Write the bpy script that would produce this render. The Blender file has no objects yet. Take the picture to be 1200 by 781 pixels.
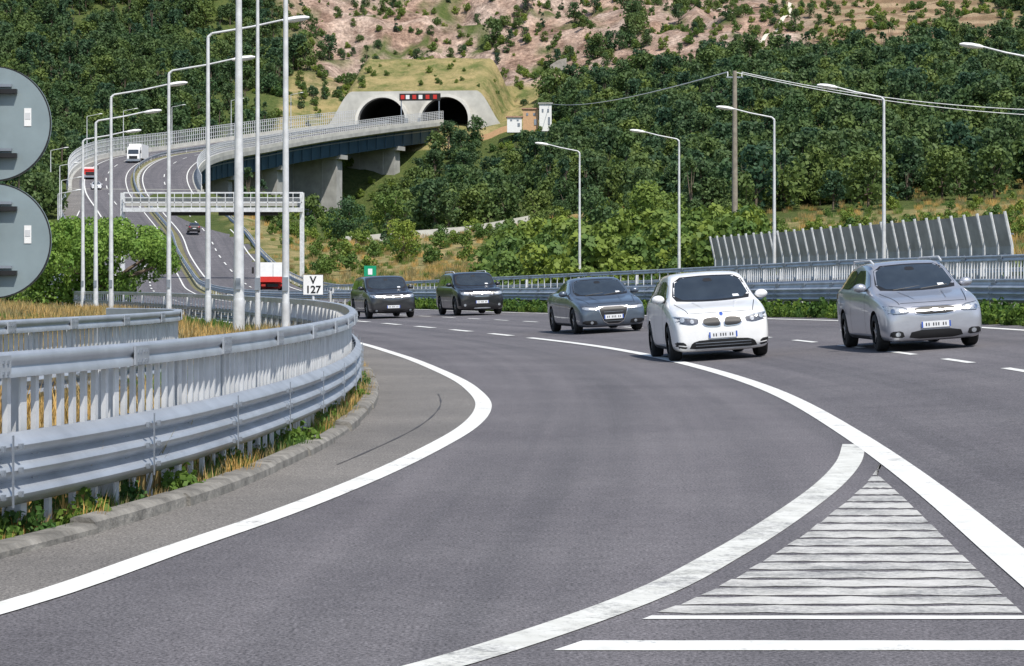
import bpy, bmesh, math, random
import numpy as np
from mathutils import Vector, Matrix
from mathutils.bvhtree import BVHTree
R=random.Random(7); NR=np.random.RandomState(7)
S=bpy.context.scene
S.view_settings.view_transform='Standard'; S.view_settings.look='None'; S.view_settings.exposure=0
CAMH=1.42
# ------------------------------------------------------------------ materials
def newmat(name):
    m=bpy.data.materials.new(name); m.use_nodes=True
    nt=m.node_tree; return m,nt,nt.nodes,nt.links,nt.nodes['Principled BSDF']
def rgba(c,k=1): return (min(1,c[0]*k),min(1,c[1]*k),min(1,c[2]*k),1)
def noise(N,Lk,vec,scale,detail=4,rough=.6):
    n=N.new('ShaderNodeTexNoise'); n.inputs['Scale'].default_value=scale
    n.inputs['Detail'].default_value=detail; n.inputs['Roughness'].default_value=rough
    Lk.new(vec,n.inputs['Vector']); return n.outputs['Fac']
def ramp(N,Lk,fac,p0,p1,c0,c1):
    r=N.new('ShaderNodeValToRGB'); r.color_ramp.elements[0].position=p0; r.color_ramp.elements[1].position=p1
    r.color_ramp.elements[0].color=c0; r.color_ramp.elements[1].color=c1
    Lk.new(fac,r.inputs['Fac']); return r.outputs['Color']
def mixc(N,Lk,fac,a,b,mode='MIX'):
    m=N.new('ShaderNodeMix'); m.data_type='RGBA'; m.blend_type=mode
    for s,v in ((m.inputs[0],fac),(m.inputs[6],a),(m.inputs[7],b)):
        if isinstance(v,(int,float)): s.default_value=v
        elif isinstance(v,tuple): s.default_value=v
        else: Lk.new(v,s)
    return m.outputs[2]
def M(name,col,rough=.6,metal=0,var=.12,scale=3,bump=0,bscale=40,col2=None,coat=0,spec=None):
    m,nt,N,Lk,b=newmat(name)
    tc=N.new('ShaderNodeTexCoord').outputs['Object']
    b.inputs['Roughness'].default_value=rough; b.inputs['Metallic'].default_value=metal
    b.inputs['Coat Weight'].default_value=coat
    if coat: b.inputs['Coat Roughness'].default_value=.04
    if spec is not None: b.inputs['Specular IOR Level'].default_value=spec
    f=noise(N,Lk,tc,scale)
    c=ramp(N,Lk,f,.3,.7,rgba(col,1-var),rgba(col2) if col2 else rgba(col,1+var))
    Lk.new(c,b.inputs['Base Color'])
    if bump:
        bn=N.new('ShaderNodeBump'); bn.inputs['Strength'].default_value=bump; bn.inputs['Distance'].default_value=.02
        Lk.new(noise(N,Lk,tc,bscale),bn.inputs['Height']); Lk.new(bn.outputs['Normal'],b.inputs['Normal'])
    return m
def asphalt(name,c0,c1,tracks=True):
    m,nt,N,Lk,b=newmat(name)
    tc=N.new('ShaderNodeTexCoord'); ob=tc.outputs['Object']
    big=noise(N,Lk,ob,.35,5)
    col=ramp(N,Lk,big,.3,.75,rgba(c0),rgba(c1))
    grain=noise(N,Lk,ob,55,3,.85)
    col=mixc(N,Lk,1.0,col,ramp(N,Lk,grain,.38,.64,(.38,.38,.38,1),(1.75,1.75,1.72,1)),'MULTIPLY')
    mid_=noise(N,Lk,ob,7,5,.75)
    col=mixc(N,Lk,1.0,col,ramp(N,Lk,mid_,.35,.65,(.86,.86,.86,1),(1.12,1.12,1.12,1)),'MULTIPLY')
    if tracks:
        mp=N.new('ShaderNodeMapping'); mp.inputs['Scale'].default_value=(1.3,.018,1)
        Lk.new(tc.outputs['UV'],mp.inputs['Vector'])
        tr=noise(N,Lk,mp.outputs['Vector'],1,3)
        col=mixc(N,Lk,1.0,col,ramp(N,Lk,tr,.35,.65,(.80,.80,.81,1),(1.12,1.1,1.1,1)),'MULTIPLY')
    Lk.new(col,b.inputs['Base Color']); b.inputs['Roughness'].default_value=.85
    b.inputs['Specular IOR Level'].default_value=.3
    bn=N.new('ShaderNodeBump'); bn.inputs['Strength'].default_value=.6; bn.inputs['Distance'].default_value=.007
    Lk.new(grain,bn.inputs['Height']); Lk.new(bn.outputs['Normal'],b.inputs['Normal'])
    return m
def paint(name,lo,hi,base=(.74,.74,.71),under=(.13,.13,.135)):
    m,nt,N,Lk,b=newmat(name); ob=N.new('ShaderNodeTexCoord').outputs['Object']
    f=noise(N,Lk,ob,28,6,.75); g=noise(N,Lk,ob,1.7,4,.6)
    a=N.new('ShaderNodeMath'); a.operation='ADD'; Lk.new(f,a.inputs[0]); Lk.new(g,a.inputs[1])
    h=N.new('ShaderNodeMath'); h.operation='MULTIPLY'; h.inputs[1].default_value=.5; Lk.new(a.outputs[0],h.inputs[0])
    col=ramp(N,Lk,h.outputs[0],lo,hi,rgba(under),rgba(base))
    dirt=noise(N,Lk,ob,5,4)
    col=mixc(N,Lk,1.0,col,ramp(N,Lk,dirt,.3,.6,(.78,.78,.76,1),(1,1,1,1)),'MULTIPLY')
    Lk.new(col,b.inputs['Base Color']); b.inputs['Roughness'].default_value=.7
    return m
def leafmat(name,a,b2,trans=.3,nsc=.5,vary=True):
    m,nt,N,Lk,b=newmat(name)
    ob=N.new('ShaderNodeTexCoord').outputs['Object']; oi=N.new('ShaderNodeObjectInfo')
    f=noise(N,Lk,ob,nsc,3)
    c=ramp(N,Lk,f,.3,.7,rgba(a),rgba(b2))
    if vary:
        v=ramp(N,Lk,oi.outputs['Random'],0,1,(.66,.78,.92,1),(1.75,1.4,1.0,1))
        c=mixc(N,Lk,1.0,c,v,'MULTIPLY')
    Lk.new(c,b.inputs['Base Color']); b.inputs['Roughness'].default_value=.6; b.inputs['Specular IOR Level'].default_value=.25
    t=N.new('ShaderNodeBsdfTranslucent'); Lk.new(c,t.inputs['Color'])
    mx=N.new('ShaderNodeMixShader'); mx.inputs[0].default_value=trans
    Lk.new(b.outputs[0],mx.inputs[1]); Lk.new(t.outputs[0],mx.inputs[2])
    Lk.new(mx.outputs[0],N['Material Output'].inputs['Surface'])
    return m
mASPH=asphalt('asphalt',(.105,.100,.109),(.145,.139,.147))
mSHOU=asphalt('shoulder_asphalt',(.135,.128,.123),(.20,.188,.176),False)
mLINE=paint('line_paint',.32,.44)
mWORN=paint('worn_paint',.37,.55,(.56,.55,.52),(.17,.17,.17))
mKERB=M('kerb_concrete',(.20,.19,.17),.9,var=.45,scale=5,bump=.8,bscale=22)
mCONC=M('concrete',(.36,.36,.34),.9,var=.2,scale=.5,bump=.3,bscale=4)
mCONCL=M('light_concrete',(.50,.49,.45),.9,var=.15,scale=.4)
mGALV=M('galvanised_steel',(.42,.45,.49),.42,.45,var=.2,scale=1.6,bump=.1,bscale=60)
mGALVL=M('weathered_zinc',(.60,.61,.62),.6,.15,var=.18,scale=3)
mGALVD=M('dull_zinc',(.27,.30,.34),.5,.5,var=.2,scale=1.5)
mBLUE=M('painted_girder_steel',(.04,.09,.14),.6,.2,var=.2,scale=.3)
mBLACK=M('black_plastic',(.012,.012,.013),.5,var=.1)
mTYRE=M('tyre_rubber',(.018,.018,.018),.85,var=.2,scale=20)
mRIM=M('alloy',(.45,.46,.48),.3,.9,var=.05)
mGLASS=M('tinted_glass',(.025,.032,.037),.04,0,var=.3,scale=2.5,coat=1,spec=.8)
mLAMP=M('headlamp_glass',(.42,.45,.48),.1,.4,var=.35,scale=18,coat=1)
mLAMPD=M('headlamp_bezel',(.12,.13,.15),.1,.5,var=.5,scale=16,coat=1)
mCHROME=M('chrome',(.6,.6,.61),.2,1,var=.02)
mPLATE=M('plate_white',(.72,.73,.74),.5,var=.05); mPBLUE=M('plate_blue',(.03,.09,.4),.5)
mRED=M('red_paint',(.55,.03,.02),.45,var=.08); mTAIL=M('tail_lamp',(.35,.01,.01),.15,coat=1)
mWHITE=M('white_panel',(.78,.78,.77),.5,var=.05); mGREENS=M('sign_green',(.0,.28,.13),.5)
mSIGNB=M('sign_back_aluminium',(.25,.31,.33),.6,.3,var=.1,scale=3)
mBARK=M('bark',(.13,.10,.075),.95,var=.35,scale=4,bump=.6)
mPOLE=M('utility_pole_wood',(.25,.22,.18),.9,var=.25,scale=3)
mSHADE=M('tunnel_painted_shade',(.012,.012,.012),.95)  # near-black colour paints in the shade inside the bores
mSTONE=M('old_stone',(.30,.28,.25),.95,var=.3,scale=1)
mORANGE=M('ochre_plaster',(.55,.34,.19),.85)
mROOF=M('roof_tiles',(.40,.24,.17),.9,var=.25)
mPANEL=M('noise_panel',(.34,.35,.35),.45,.15,var=.25,scale=1.2)
mLF1=leafmat('forest_leaves',(.052,.100,.038),(.115,.185,.060))
mLF2=leafmat('forest_leaves_b',(.040,.085,.044),(.085,.150,.064))
mLFB=leafmat('shrub_leaves',(.07,.14,.03),(.17,.25,.06))
mLFP=leafmat('pine_needles',(.09,.19,.03),(.24,.36,.07),.3,1.2,False)
mWEED=leafmat('weed_leaves',(.05,.12,.02),(.13,.22,.05),.3,6)
mDRY=leafmat('dry_grass',(.28,.22,.09),(.48,.38,.18),.3,4)
# ------------------------------------------------------------------ mesh builder
class MB:
    def __init__(s): s.v=[];s.f=[];s.m=[];s.mats=[]
    def mi(s,mat):
        if mat not in s.mats: s.mats.append(mat)
        return s.mats.index(mat)
    def add(s,vs,fs,mat):
        o=len(s.v); k=s.mi(mat); s.v+= [tuple(v) for v in vs]
        for f in fs: s.f.append(tuple(i+o for i in f)); s.m.append(k)
    def box(s,c,d,mat,rz=0,rx=0,ry=0):
        mt=Matrix.Rotation(rz,3,'Z')@Matrix.Rotation(ry,3,'Y')@Matrix.Rotation(rx,3,'X'); c=Vector(c)
        vs=[c+mt@Vector((x*d[0]/2,y*d[1]/2,z*d[2]/2)) for x in(-1,1) for y in(-1,1) for z in(-1,1)]
        s.add(vs,[(0,1,3,2),(4,6,7,5),(0,4,5,1),(2,3,7,6),(0,2,6,4),(1,5,7,3)],mat)
    def cyl(s,p0,p1,r0,r1,n,mat,caps=True):
        p0=Vector(p0);p1=Vector(p1);d=(p1-p0).normalized()
        a=d.orthogonal().normalized(); b=d.cross(a)
        vs=[];
        for p,r in((p0,r0),(p1,r1)):
            for i in range(n):
                t=2*math.pi*i/n; vs.append(p+a*(math.cos(t)*r)+b*(math.sin(t)*r))
        fs=[(i,(i+1)%n,n+(i+1)%n,n+i) for i in range(n)]
        if caps: fs+= [tuple(range(n-1,-1,-1)),tuple(range(n,2*n))]
        s.add(vs,fs,mat)
    def tube(s,pts,r,n,mat):
        for i in range(len(pts)-1):
            r0=r[i] if isinstance(r,list) else r; r1=r[i+1] if isinstance(r,list) else r
            s.cyl(pts[i],pts[i+1],r0,r1,n,mat)
    def sweep(s,pts,nr,prof,mat,closed=True):
        k=len(prof); vs=[]
        for (x,y,z),(nx,ny) in zip(pts,nr):
            for o,h in prof: vs.append((x+nx*o,y+ny*o,z+h))
        fs=[]; m=k if closed else k-1
        for i in range(len(pts)-1):
            for j in range(m):
                a=i*k+j;b=i*k+(j+1)%k; fs.append((a,b,b+k,a+k))
        if closed: fs.append(tuple(range(k))); fs.append(tuple(len(vs)-k+j for j in range(k-1,-1,-1)))
        s.add(vs,fs,mat)
    def sphere(s,c,r,mat,n=12,m=8):
        vs=[];fs=[]
        for i in range(m+1):
            p=math.pi*i/m
            for j in range(n):
                t=2*math.pi*j/n; vs.append((c[0]+r[0]*math.sin(p)*math.cos(t),c[1]+r[1]*math.sin(p)*math.sin(t),c[2]+r[2]*math.cos(p)))
        for i in range(m):
            for j in range(n): fs.append((i*n+j,(i+1)*n+j,(i+1)*n+(j+1)%n,i*n+(j+1)%n))
        s.add(vs,fs,mat)
    def obj(s,name,parent=None,smooth=True,loc=None,ang=35):
        me=bpy.data.meshes.new(name); me.from_pydata(s.v,[],s.f)
        for m in s.mats: me.materials.append(m)
        me.polygons.foreach_set('material_index',s.m)
        if smooth:
            me.shade_smooth(); me.set_sharp_from_angle(angle=math.radians(ang))
        me.update(); o=bpy.data.objects.new(name,me); S.collection.objects.link(o)
        if parent: o.parent=parent
        if loc is not None: o.location=loc
        return o
# ------------------------------------------------------------------ alignment
def hermite(kn):
    xs=np.array([a for a,b in kn],float); ys=np.array([b for a,b in kn],float)
    d=np.diff(ys)/np.diff(xs); m=np.zeros(len(xs)); m[0]=d[0];m[-1]=d[-1]
    for i in range(1,len(xs)-1):
        h0=xs[i]-xs[i-1];h1=xs[i+1]-xs[i]; m[i]=(d[i-1]*h1+d[i]*h0)/(h0+h1)
    def f(t):
        t=np.asarray(t,float); i=np.clip(np.searchsorted(xs,t)-1,0,len(xs)-2)
        h=xs[i+1]-xs[i]; u=(t-xs[i])/h; lo=u<0; hi=u>1; uc=np.clip(u,0,1)
        r=(2*uc**3-3*uc**2+1)*ys[i]+(uc**3-2*uc**2+uc)*h*m[i]+(-2*uc**3+3*uc**2)*ys[i+1]+(uc**3-uc**2)*h*m[i+1]
        r=np.where(lo,ys[0]+(t-xs[0])*m[0],r); r=np.where(hi,ys[-1]+(t-xs[-1])*m[-1],r)
        return r
    return f
LX=hermite([(-60,-3),(0,1.75),(12.8,2.55),(17,2.83),(23.7,3.17),(34.6,3.42),(45.3,3.03),(57.6,1.85),(67.6,.15),(80.4,-2.45),(94.7,-5.7),(118,-11.5),(155,-20.5),(205,-31),(260,-40.5),(310,-48),(345,-54),(385,-60.5),(420,-68),(450,-75),(480,-79.5),(510,-79.5),(560,-71.5),(610,-54.5),(663,-33.5),(700,-18)])
ZB=hermite([(-60,0),(0,0),(100,0),(200,0),(240,.4),(275,1.1),(310,2.4),(345,5.2),(385,9),(420,13.2),(450,17.6),(500,25),(560,31),(610,37),(663,43),(700,47)])
SE=lambda t: np.interp(t,[0,60,100,200],[.065,.065,.03,0])
DB=lambda t: np.interp(t,[0,70,110,160,230],[1.0,1.0,.65,.3,0])
_kx=hermite([(-30,-22),(-10,-13),(0,-8.5),(4,-6.2),(8,-4.3),(11,-3.2),(13.2,-2.64),(14.5,-2.37),(16.4,-2.08),(18.7,-1.87),(22.7,-1.66),(27.8,-1.62),(33.3,-1.81),(39.4,-2.2),(48,-2.95),(60,-4.4)])
_rx=hermite([(-30,-21),(-10,-12),(0,-7.5),(4,-5),(8,-3.1),(11,-2.2),(13.4,-1.79),(15.2,-1.48),(17.7,-1.13),(21.5,-.72),(25.4,-.42),(29.5,-.33),(34.5,-.55),(43.5,-1.38),(54.6,-2.75),(66,-4.6)])
def sm(a,b,x): u=np.clip((x-a)/(b-a),0,1); return u*u*(3-2*u)
def KO(t):
    t=np.asarray(t,float); far=np.interp(t,[0,420,450],[-6.0,-6.0,-2.2])
    w=sm(46,66,t); return (_kx(np.minimum(t,62))-LX(np.minimum(t,62)))*(1-w)+far*w
def RO(t):
    t=np.asarray(t,float); w=sm(48,66,t)
    far=np.interp(t,[0,400,440],[-4.95,-4.95,-.9]); return (_rx(np.minimum(t,66))-LX(np.minimum(t,66)))*(1-w)+far*w
def frame(t):
    dx=float(LX(t+.5)-LX(t-.5)); l=math.hypot(dx,1); return (dx/l,1/l),(1/l,-dx/l)
def zroad(off,t):
    z=float(ZB(t))
    if off<9.2: return z+float(SE(t))*max(0,min(off,8.4))
    return z+float(DB(t))
def RP(off,t,dz=0):
    tg,n=frame(t); return (float(LX(t))+n[0]*off, t+n[1]*off, zroad(off,t)+dz)
def steps(t0,t1):
    out=[];t=t0
    while t<t1: out.append(t); t+= .6 if t<60 else (1.5 if t<150 else 4)
    out.append(t1); return out
def path(offf,t0,t1,step,dz=0):
    pts=[];t=t0;dense=[]
    while t<=t1: 
        o=float(offf(t)) if callable(offf) else offf
        dense.append(RP(o,t,dz)); t+=.2 if t<80 else 1
    out=[dense[0]]; acc=0
    for a,b in zip(dense,dense[1:]):
        acc+=math.dist(a,b)
        if acc>=step: out.append(b); acc=0
    nr=[]
    for i in range(len(out)):
        a=out[max(0,i-1)];b=out[min(len(out)-1,i+1)]; dx,dy=b[0]-a[0],b[1]-a[1]; l=math.hypot(dx,dy) or 1
        nr.append((dy/l,-dx/l))
    return out,nr
# ------------------------------------------------------------------ terrain
def vn(x,y,seed=0):
    x=np.asarray(x,float);y=np.asarray(y,float)
    def h(i,j):
        v=np.sin(i*127.1+j*311.7+seed*74.7)*43758.5453; return v-np.floor(v)
    i=np.floor(x);j=np.floor(y);u=x-i;v=y-j;u=u*u*(3-2*u);v=v*v*(3-2*v)
    return (h(i,j)*(1-u)+h(i+1,j)*u)*(1-v)+(h(i,j+1)*(1-u)+h(i+1,j+1)*u)*v
def fbm(x,y,seed=0): return (vn(x,y,seed)+.5*vn(x*2.1,y*2.1,seed+1)+.25*vn(x*4.3,y*4.3,seed+2))/1.75
CP=[(-1500,-1500,0),(1500,-1500,0),(0,-1500,0),(-300,-100,-1),(300,-100,4),(0,-60,-.1),(-40,0,-.1),(-40,60,.3),(-40,120,1.0),(-80,60,.2),(-12,30,.0),(-20,90,.7),(-8,0,-.1),(0,0,-.1),
(22,20,1.1),(20,60,1.2),(24,100,1.6),(40,100,3),(70,100,4.5),(60,40,3),(14,150,2.0),(-60,200,-.2),(-120,250,1),(-200,150,1),(200,150,8),
(7,220,3.6),(-8,250,2.2),(42,250,7.0),(59,300,9.0),(90,300,10.5),(110,260,11),(38,380,14),(76,380,16),(48,480,32),(96,480,35),(14,420,13),(19,560,33),(4,600,32),(0,480,15.5),(6,636,39),
(46,610,49),(93,600,50),(140,600,55),
(-9,350,5.2),(-11,420,9.2),(-27,480,10),(-41,540,10),(-45,450,8),(-32,380,6.3),(-15,300,2.6),(20,330,8),(-15,560,15),(-20,610,20),(-45,600,14),
(-24.6,668,44),(-25.7,700,53),(-37,740,66),(0,740,66),(0,850,107),(46,700,68),(53,800,93),(93,690,70),(107,800,97),(152,760,86),(67,1000,150),
(-120,600,30),(-103,620,38),(-136,680,54),(-156,780,88),(-68,680,51.7),(-78,780,88),(-130,500,21),(-96,450,15),(-75,330,1.6),(-120,360,6),(-100,560,30),(-95,520,25),
(-200,1000,150),(300,1000,160),(-400,800,100),(400,700,100),(300,480,60),(-300,500,40),(0,1500,260),(-1500,2500,300),(1500,2500,300),(-1500,500,100),(1500,500,120)]
CPa=np.array(CP,float); _n=len(CPa)
_D=np.sqrt(((CPa[:,None,:2]-CPa[None,:,:2])**2).sum(-1))
_A=np.zeros((_n+1,_n+1)); _A[:_n,:_n]=_D+np.eye(_n)*-2.0; _A[:_n,_n]=1;_A[_n,:_n]=1
_W=np.linalg.solve(_A,np.append(CPa[:,2],0))
def offs(x,y):
    dx=LX(y+.5)-LX(y-.5); return (x-LX(y))/np.sqrt(1+dx*dx)
def T(x,y,detail=True):
    x=np.atleast_1d(np.asarray(x,float));y=np.atleast_1d(np.asarray(y,float))
    z=np.zeros_like(x)
    for i in range(_n): z+=_W[i]*np.hypot(x-CPa[i,0],y-CPa[i,1])
    z+=_W[_n]
    if detail:
        z+=(fbm(x/14,y/14,3)-.5)*6*sm(400,520,y) + (fbm(x/40,y/40,9)-.5)*12*sm(660,760,y) + (fbm(x/6,y/6,5)-.5)*.5*sm(130,200,y)
        z+=(np.abs(fbm(x/16,y/30,14)-.5)*-14+2)*sm(680,720,y)
    yc=np.clip(y,-60,700); off=offs(x,yc); ko=KO(yc)
    zr=ZB(yc); se=SE(yc); db=DB(yc)
    zc=np.where(off<9.2,zr+se*np.clip(off,0,8.4),zr+db)
    dist=np.maximum(np.maximum(ko-.4-off,off-20.5),0)
    inside=(off>ko-.1)&(off<20.2)
    near=np.where(inside,zc-.35,0)
    w=sm(0,16,dist)
    side=np.where(inside,near,(zc-.06)*(1-w)+z*w)
    k=sm(448,470,yc)
    low=np.minimum(z,np.where(dist<6,zc-6,1e9))
    res=side*(1-k)+low*k
    k2=sm(640,652,y)
    flat=np.where(dist<5,np.minimum(zc,43.5)-.35,z)
    res=np.where(y>640,res*(1-k2)+flat*k2,res)
    k3=sm(676,682,y); res=res*(1-k3)+np.where(dist<3,np.maximum(z,54),z)*k3
    res=np.where(y<-60,z,res)
    return res
def rng_steps(segs):
    o=[]
    for a,b,s in segs: o+=list(np.arange(a,b,s))
    o.append(segs[-1][1]); return np.array(o)
XS=rng_steps([(-1500,-260,80),(-260,-120,8),(-120,-26,2.5),(-26,26,1),(26,60,2.5),(60,260,5),(260,1500,80)])
YS=rng_steps([(-1500,-60,90),(-60,0,6),(0,130,1.3),(130,300,3),(300,640,4.5),(640,690,1.6),(690,950,4),(950,2500,90)])
GX,GY=np.meshgrid(XS,YS); fx=GX.ravel();fy=GY.ravel(); fz=T(fx,fy)
def zones(x,y,z):
    n=fbm(x/22,y/22,21)-.5; n2=fbm(x/9,y/9,31)
    off=offs(x,np.clip(y,-60,700))
    rock=np.where(x<8,sm(684,698,y),sm(632,650,y))*sm(-66,-56,x+30*n)*(1-sm(74,88,x+30*n))*sm(50,55,z+8*n)*(y<1000)
    rock=rock*sm(.24,.38,n2)
    terr=sm(74,84,x+20*n)*(1-sm(132,146,x+20*n))*sm(56,61,z+6*n)*(y>590)*(y<1000)
    dry=np.zeros_like(x)
    dry=np.maximum(dry,((x>-62)&(x<8)&(y>640)&(z<60))*.9)
    dry=np.maximum(dry,((off>20)&(x<18)&(y>290)&(y<425))*.95)
    dry=np.maximum(dry,((x>22)&(x<100)&(y>200)&(y<345))*.8)
    dry=np.maximum(dry,((y<200)&(off<0))*.75); dry=np.maximum(dry,((y<=290)&(off>19))*.5)
    return rock,terr,dry
zr_,zt_,zd_=zones(fx,fy,fz)
me=bpy.data.meshes.new('terrain'); nx,ny=len(XS),len(YS)
me.from_pydata(np.stack([fx,fy,fz],1).tolist(),[],[(j*nx+i,j*nx+i+1,(j+1)*nx+i+1,(j+1)*nx+i) for j in range(ny-1) for i in range(nx-1)])
ca=me.color_attributes.new('zone','FLOAT_COLOR','POINT'); ca.data.foreach_set('color',np.stack([zr_,zd_,zt_,np.ones_like(zr_)],1).ravel().astype(np.float32))
me.shade_smooth()
terrain=bpy.data.objects.new('terrain',me); S.collection.objects.link(terrain)
m,nt,N,Lk,b=newmat('terrain_soil')
ob=N.new('ShaderNodeTexCoord').outputs['Object']; at=N.new('ShaderNodeAttribute'); at.attribute_name='zone'
sp=N.new('ShaderNodeSeparateColor'); Lk.new(at.outputs['Color'],sp.inputs[0])
n1=noise(N,Lk,ob,.18,8,.7); n2=noise(N,Lk,ob,.9,6,.7); n3=noise(N,Lk,ob,.05,4,.6)
green=ramp(N,Lk,n2,.3,.7,(.05,.085,.022,1),(.13,.15,.05,1))
dryc=ramp(N,Lk,n1,.36,.60,(.13,.16,.05,1),(.42,.33,.16,1))
rockc=ramp(N,Lk,n1,.34,.62,(.19,.14,.115,1),(.60,.49,.42,1))
rockc=mixc(N,Lk,1.0,rockc,ramp(N,Lk,n2,.35,.65,(.55,.52,.5,1),(1.2,1.15,1.1,1)),'MULTIPLY')
rockc=mixc(N,Lk,1.0,rockc,ramp(N,Lk,n3,.4,.6,(.88,.78,.72,1),(1.1,1.1,1.1,1)),'MULTIPLY')
wv=N.new('ShaderNodeTexWave'); wv.bands_direction='Z'; wv.inputs['Scale'].default_value=.10; wv.inputs['Distortion'].default_value=4; wv.inputs['Detail'].default_value=3
Lk.new(ob,wv.inputs['Vector'])
terrc=ramp(N,Lk,wv.outputs['Fac'],.2,.8,(.25,.17,.115,1),(.40,.30,.21,1))
terrc=mixc(N,Lk,1.0,terrc,ramp(N,Lk,n1,.35,.65,(.75,.8,.7,1),(1.15,1.1,1.05,1)),'MULTIPLY')
c=mixc(N,Lk,sp.outputs[1],green,dryc); c=mixc(N,Lk,sp.outputs[2],c,terrc); c=mixc(N,Lk,sp.outputs[0],c,rockc)
Lk.new(c,b.inputs['Base Color']); b.inputs['Roughness'].default_value=.95; b.inputs['Specular IOR Level'].default_value=.1
bn=N.new('ShaderNodeBump'); bn.inputs['Strength'].default_value=1; bn.inputs['Distance'].default_value=2.2
Lk.new(n1,bn.inputs['Height']); Lk.new(bn.outputs['Normal'],b.inputs['Normal'])
me.materials.append(m); mSOIL=m
# ------------------------------------------------------------------ roads
def ribbon(name,cols,t0,t1,matf,dz=0):
    ts=steps(t0,t1); vs=[];uv=[];fs=[];mi=[];k=len(cols)
    for t in ts:
        for c in cols:
            o=float(c(t)) if callable(c) else c
            vs.append(RP(o,t,dz)); uv.append((o,t))
    for i in range(len(ts)-1):
        for j in range(k-1):
            a=i*k+j; fs.append((a,a+1,a+1+k,a+k)); mi.append(matf(j))
    me=bpy.data.meshes.new(name); me.from_pydata(vs,[],fs); me.materials.append(mASPH); me.materials.append(mSHOU)
    me.polygons.foreach_set('material_index',mi)
    ul=me.uv_layers.new(name='UVMap'); li=np.zeros(len(me.loops),int); me.loops.foreach_get('vertex_index',li)
    ul.data.foreach_set('uv',np.array(uv)[li].ravel().astype(np.float32)); me.shade_smooth()
    o=bpy.data.objects.new(name,me); S.collection.objects.link(o); return o
mid=lambda t:(float(RO(t)))*.5
ribbon('highway_road',[KO,RO,mid,0.0,3.5,8.3],-40,664,lambda j:1 if j==0 else 0)
ribbon('opposite_carriageway_road',[10.0,14.5,19.6],-40,668,lambda j:0)
mk=MB()
def strip(offf,t0,t1,w,mat,dz=None):
    ts=steps(t0,t1); vs=[]
    for t in ts:
        o=float(offf(t)) if callable(offf) else offf; z=.006+max(0,t-40)*.00018
        vs.append(RP(o-w/2,t,z)); vs.append(RP(o+w/2,t,z))
    mk.add(vs,[(2*i,2*i+1,2*i+3,2*i+2) for i in range(len(ts)-1)],mat)
strip(RO,-30,420,.19,mLINE)
strip(0.0,-30,66,.225,mLINE)
t=68.5
while t<110: strip(0.0,t,t+3,.24,mLINE); t+=6
strip(0.0,112,655,.24,mLINE)
t=8.0
while t<200: strip(3.5,t,t+2.0,.14,mLINE); t+=4.3
while t<650: strip(3.9,t,t+4.5,.18,mLINE); t+=12
strip(7.45,-30,655,.18,mLINE)
strip(10.5,-30,655,.2,mLINE); strip(18.6,-30,655,.2,mLINE)
t=-20
while t<650: strip(14.4,t,t+4.5,.18,mLINE); t+=12
XI=hermite([(5,-3.2),(8,-1.0),(8.9,-.6),(9.55,-.25),(10.5,.175),(11.7,.63),(13.4,1.12),(15.9,1.75),(18.3,2.29),(20.3,2.67),(22.6,3.02)])
ts=np.arange(3,22.6,.3); vs=[]
for t in ts:
    dx=float(XI(t+.1)-XI(t-.1))/.2; l=math.hypot(dx,1); nx_,ny_=1/l,-dx/l; x=float(XI(t))
    vs+=[(x-nx_*.10,t-ny_*.10,.0045),(x+nx_*.10,t+ny_*.10,.0045)]
mk.add(vs,[(2*i,2*i+1,2*i+3,2*i+2) for i in range(len(ts)-1)],paint('entry_line_paint',.35,.50,(.64,.64,.60)))
def bar(ya,yb,mat,le=.22,re=.24,n=10,wob=1):
    vs=[];
    for k in range(n+1):
        for y in (ya,yb):
            xa=float(XI(y))+le*(1.15); xb=float(LX(y))-re; xb=max(xb,xa+.02)
            w=(.022*math.sin(k*2.1+ya*7)+.014*math.sin(k*3.7+y*11))*wob
            vs.append((xa+(xb-xa)*k/n,y+w,.0035))
    mk.add(vs,[(2*k,2*k+2,2*k+3,2*k+1) for k in range(n)],mat)
bar(10.8,10.91,mLINE,wob=.1)
y=11.0
while y<19.6:
    p=.30+.04*(y-10.8); bar(y,y+p*.77,mWORN); y+=p
bar(9.88,10.15,mLINE,wob=.1)
y=9.3
while y>3: bar(y-.35,y,mLINE); y-=.9
mk.obj('road_markings',smooth=False)
ck=MB(); ts=np.arange(20,33,.25); vs=[]
mCR=M('crack_sealant',(.055,.053,.054),.7,var=.4,scale=20)
for t in ts:
    x=float(_rx(t))-.50; w=.008+.004*math.sin(t*3.3); vs+=[(x-w,t,.0035),(x+w,t,.0035)]
ck.add(vs,[(2*i,2*i+1,2*i+3,2*i+2) for i in range(len(ts)-1)],mCR)
ck.obj('road_crack_seal',smooth=False)
md=MB(); ts=steps(-40,650); vs=[]
for t in ts:
    for o,dz in ((8.2,-.02),(8.9,.08),(9.6,-.1),(10.05,-.02)): vs.append(RP(o,t,dz))
md.add(vs,[(i*4+j,i*4+j+1,i*4+j+5,i*4+j+4) for i in range(len(ts)-1) for j in range(3)],M('median_soil',(.16,.15,.07),.95,var=.4,scale=2,bump=.5))
md.obj('median_strip_ground')
kb=MB(); pts,nr=path(lambda t:float(KO(t))-.02,-20,150,.5)
R2=random.Random(3)
i=0
while i<len(pts)-2:
    j=min(i+2+R2.randint(0,1),len(pts)-1); h=.075+R2.uniform(-.018,.02); w=.08+R2.uniform(-.012,.018)
    kb.sweep(pts[i:j+1],nr[i:j+1],[(-.08,-.2),(-.08,h-.01),(-.06,h),(w-.03,h-.005),(w,h-.03),(w+.02,-.2)],mKERB); i=j
kb.obj('kerb')
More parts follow.
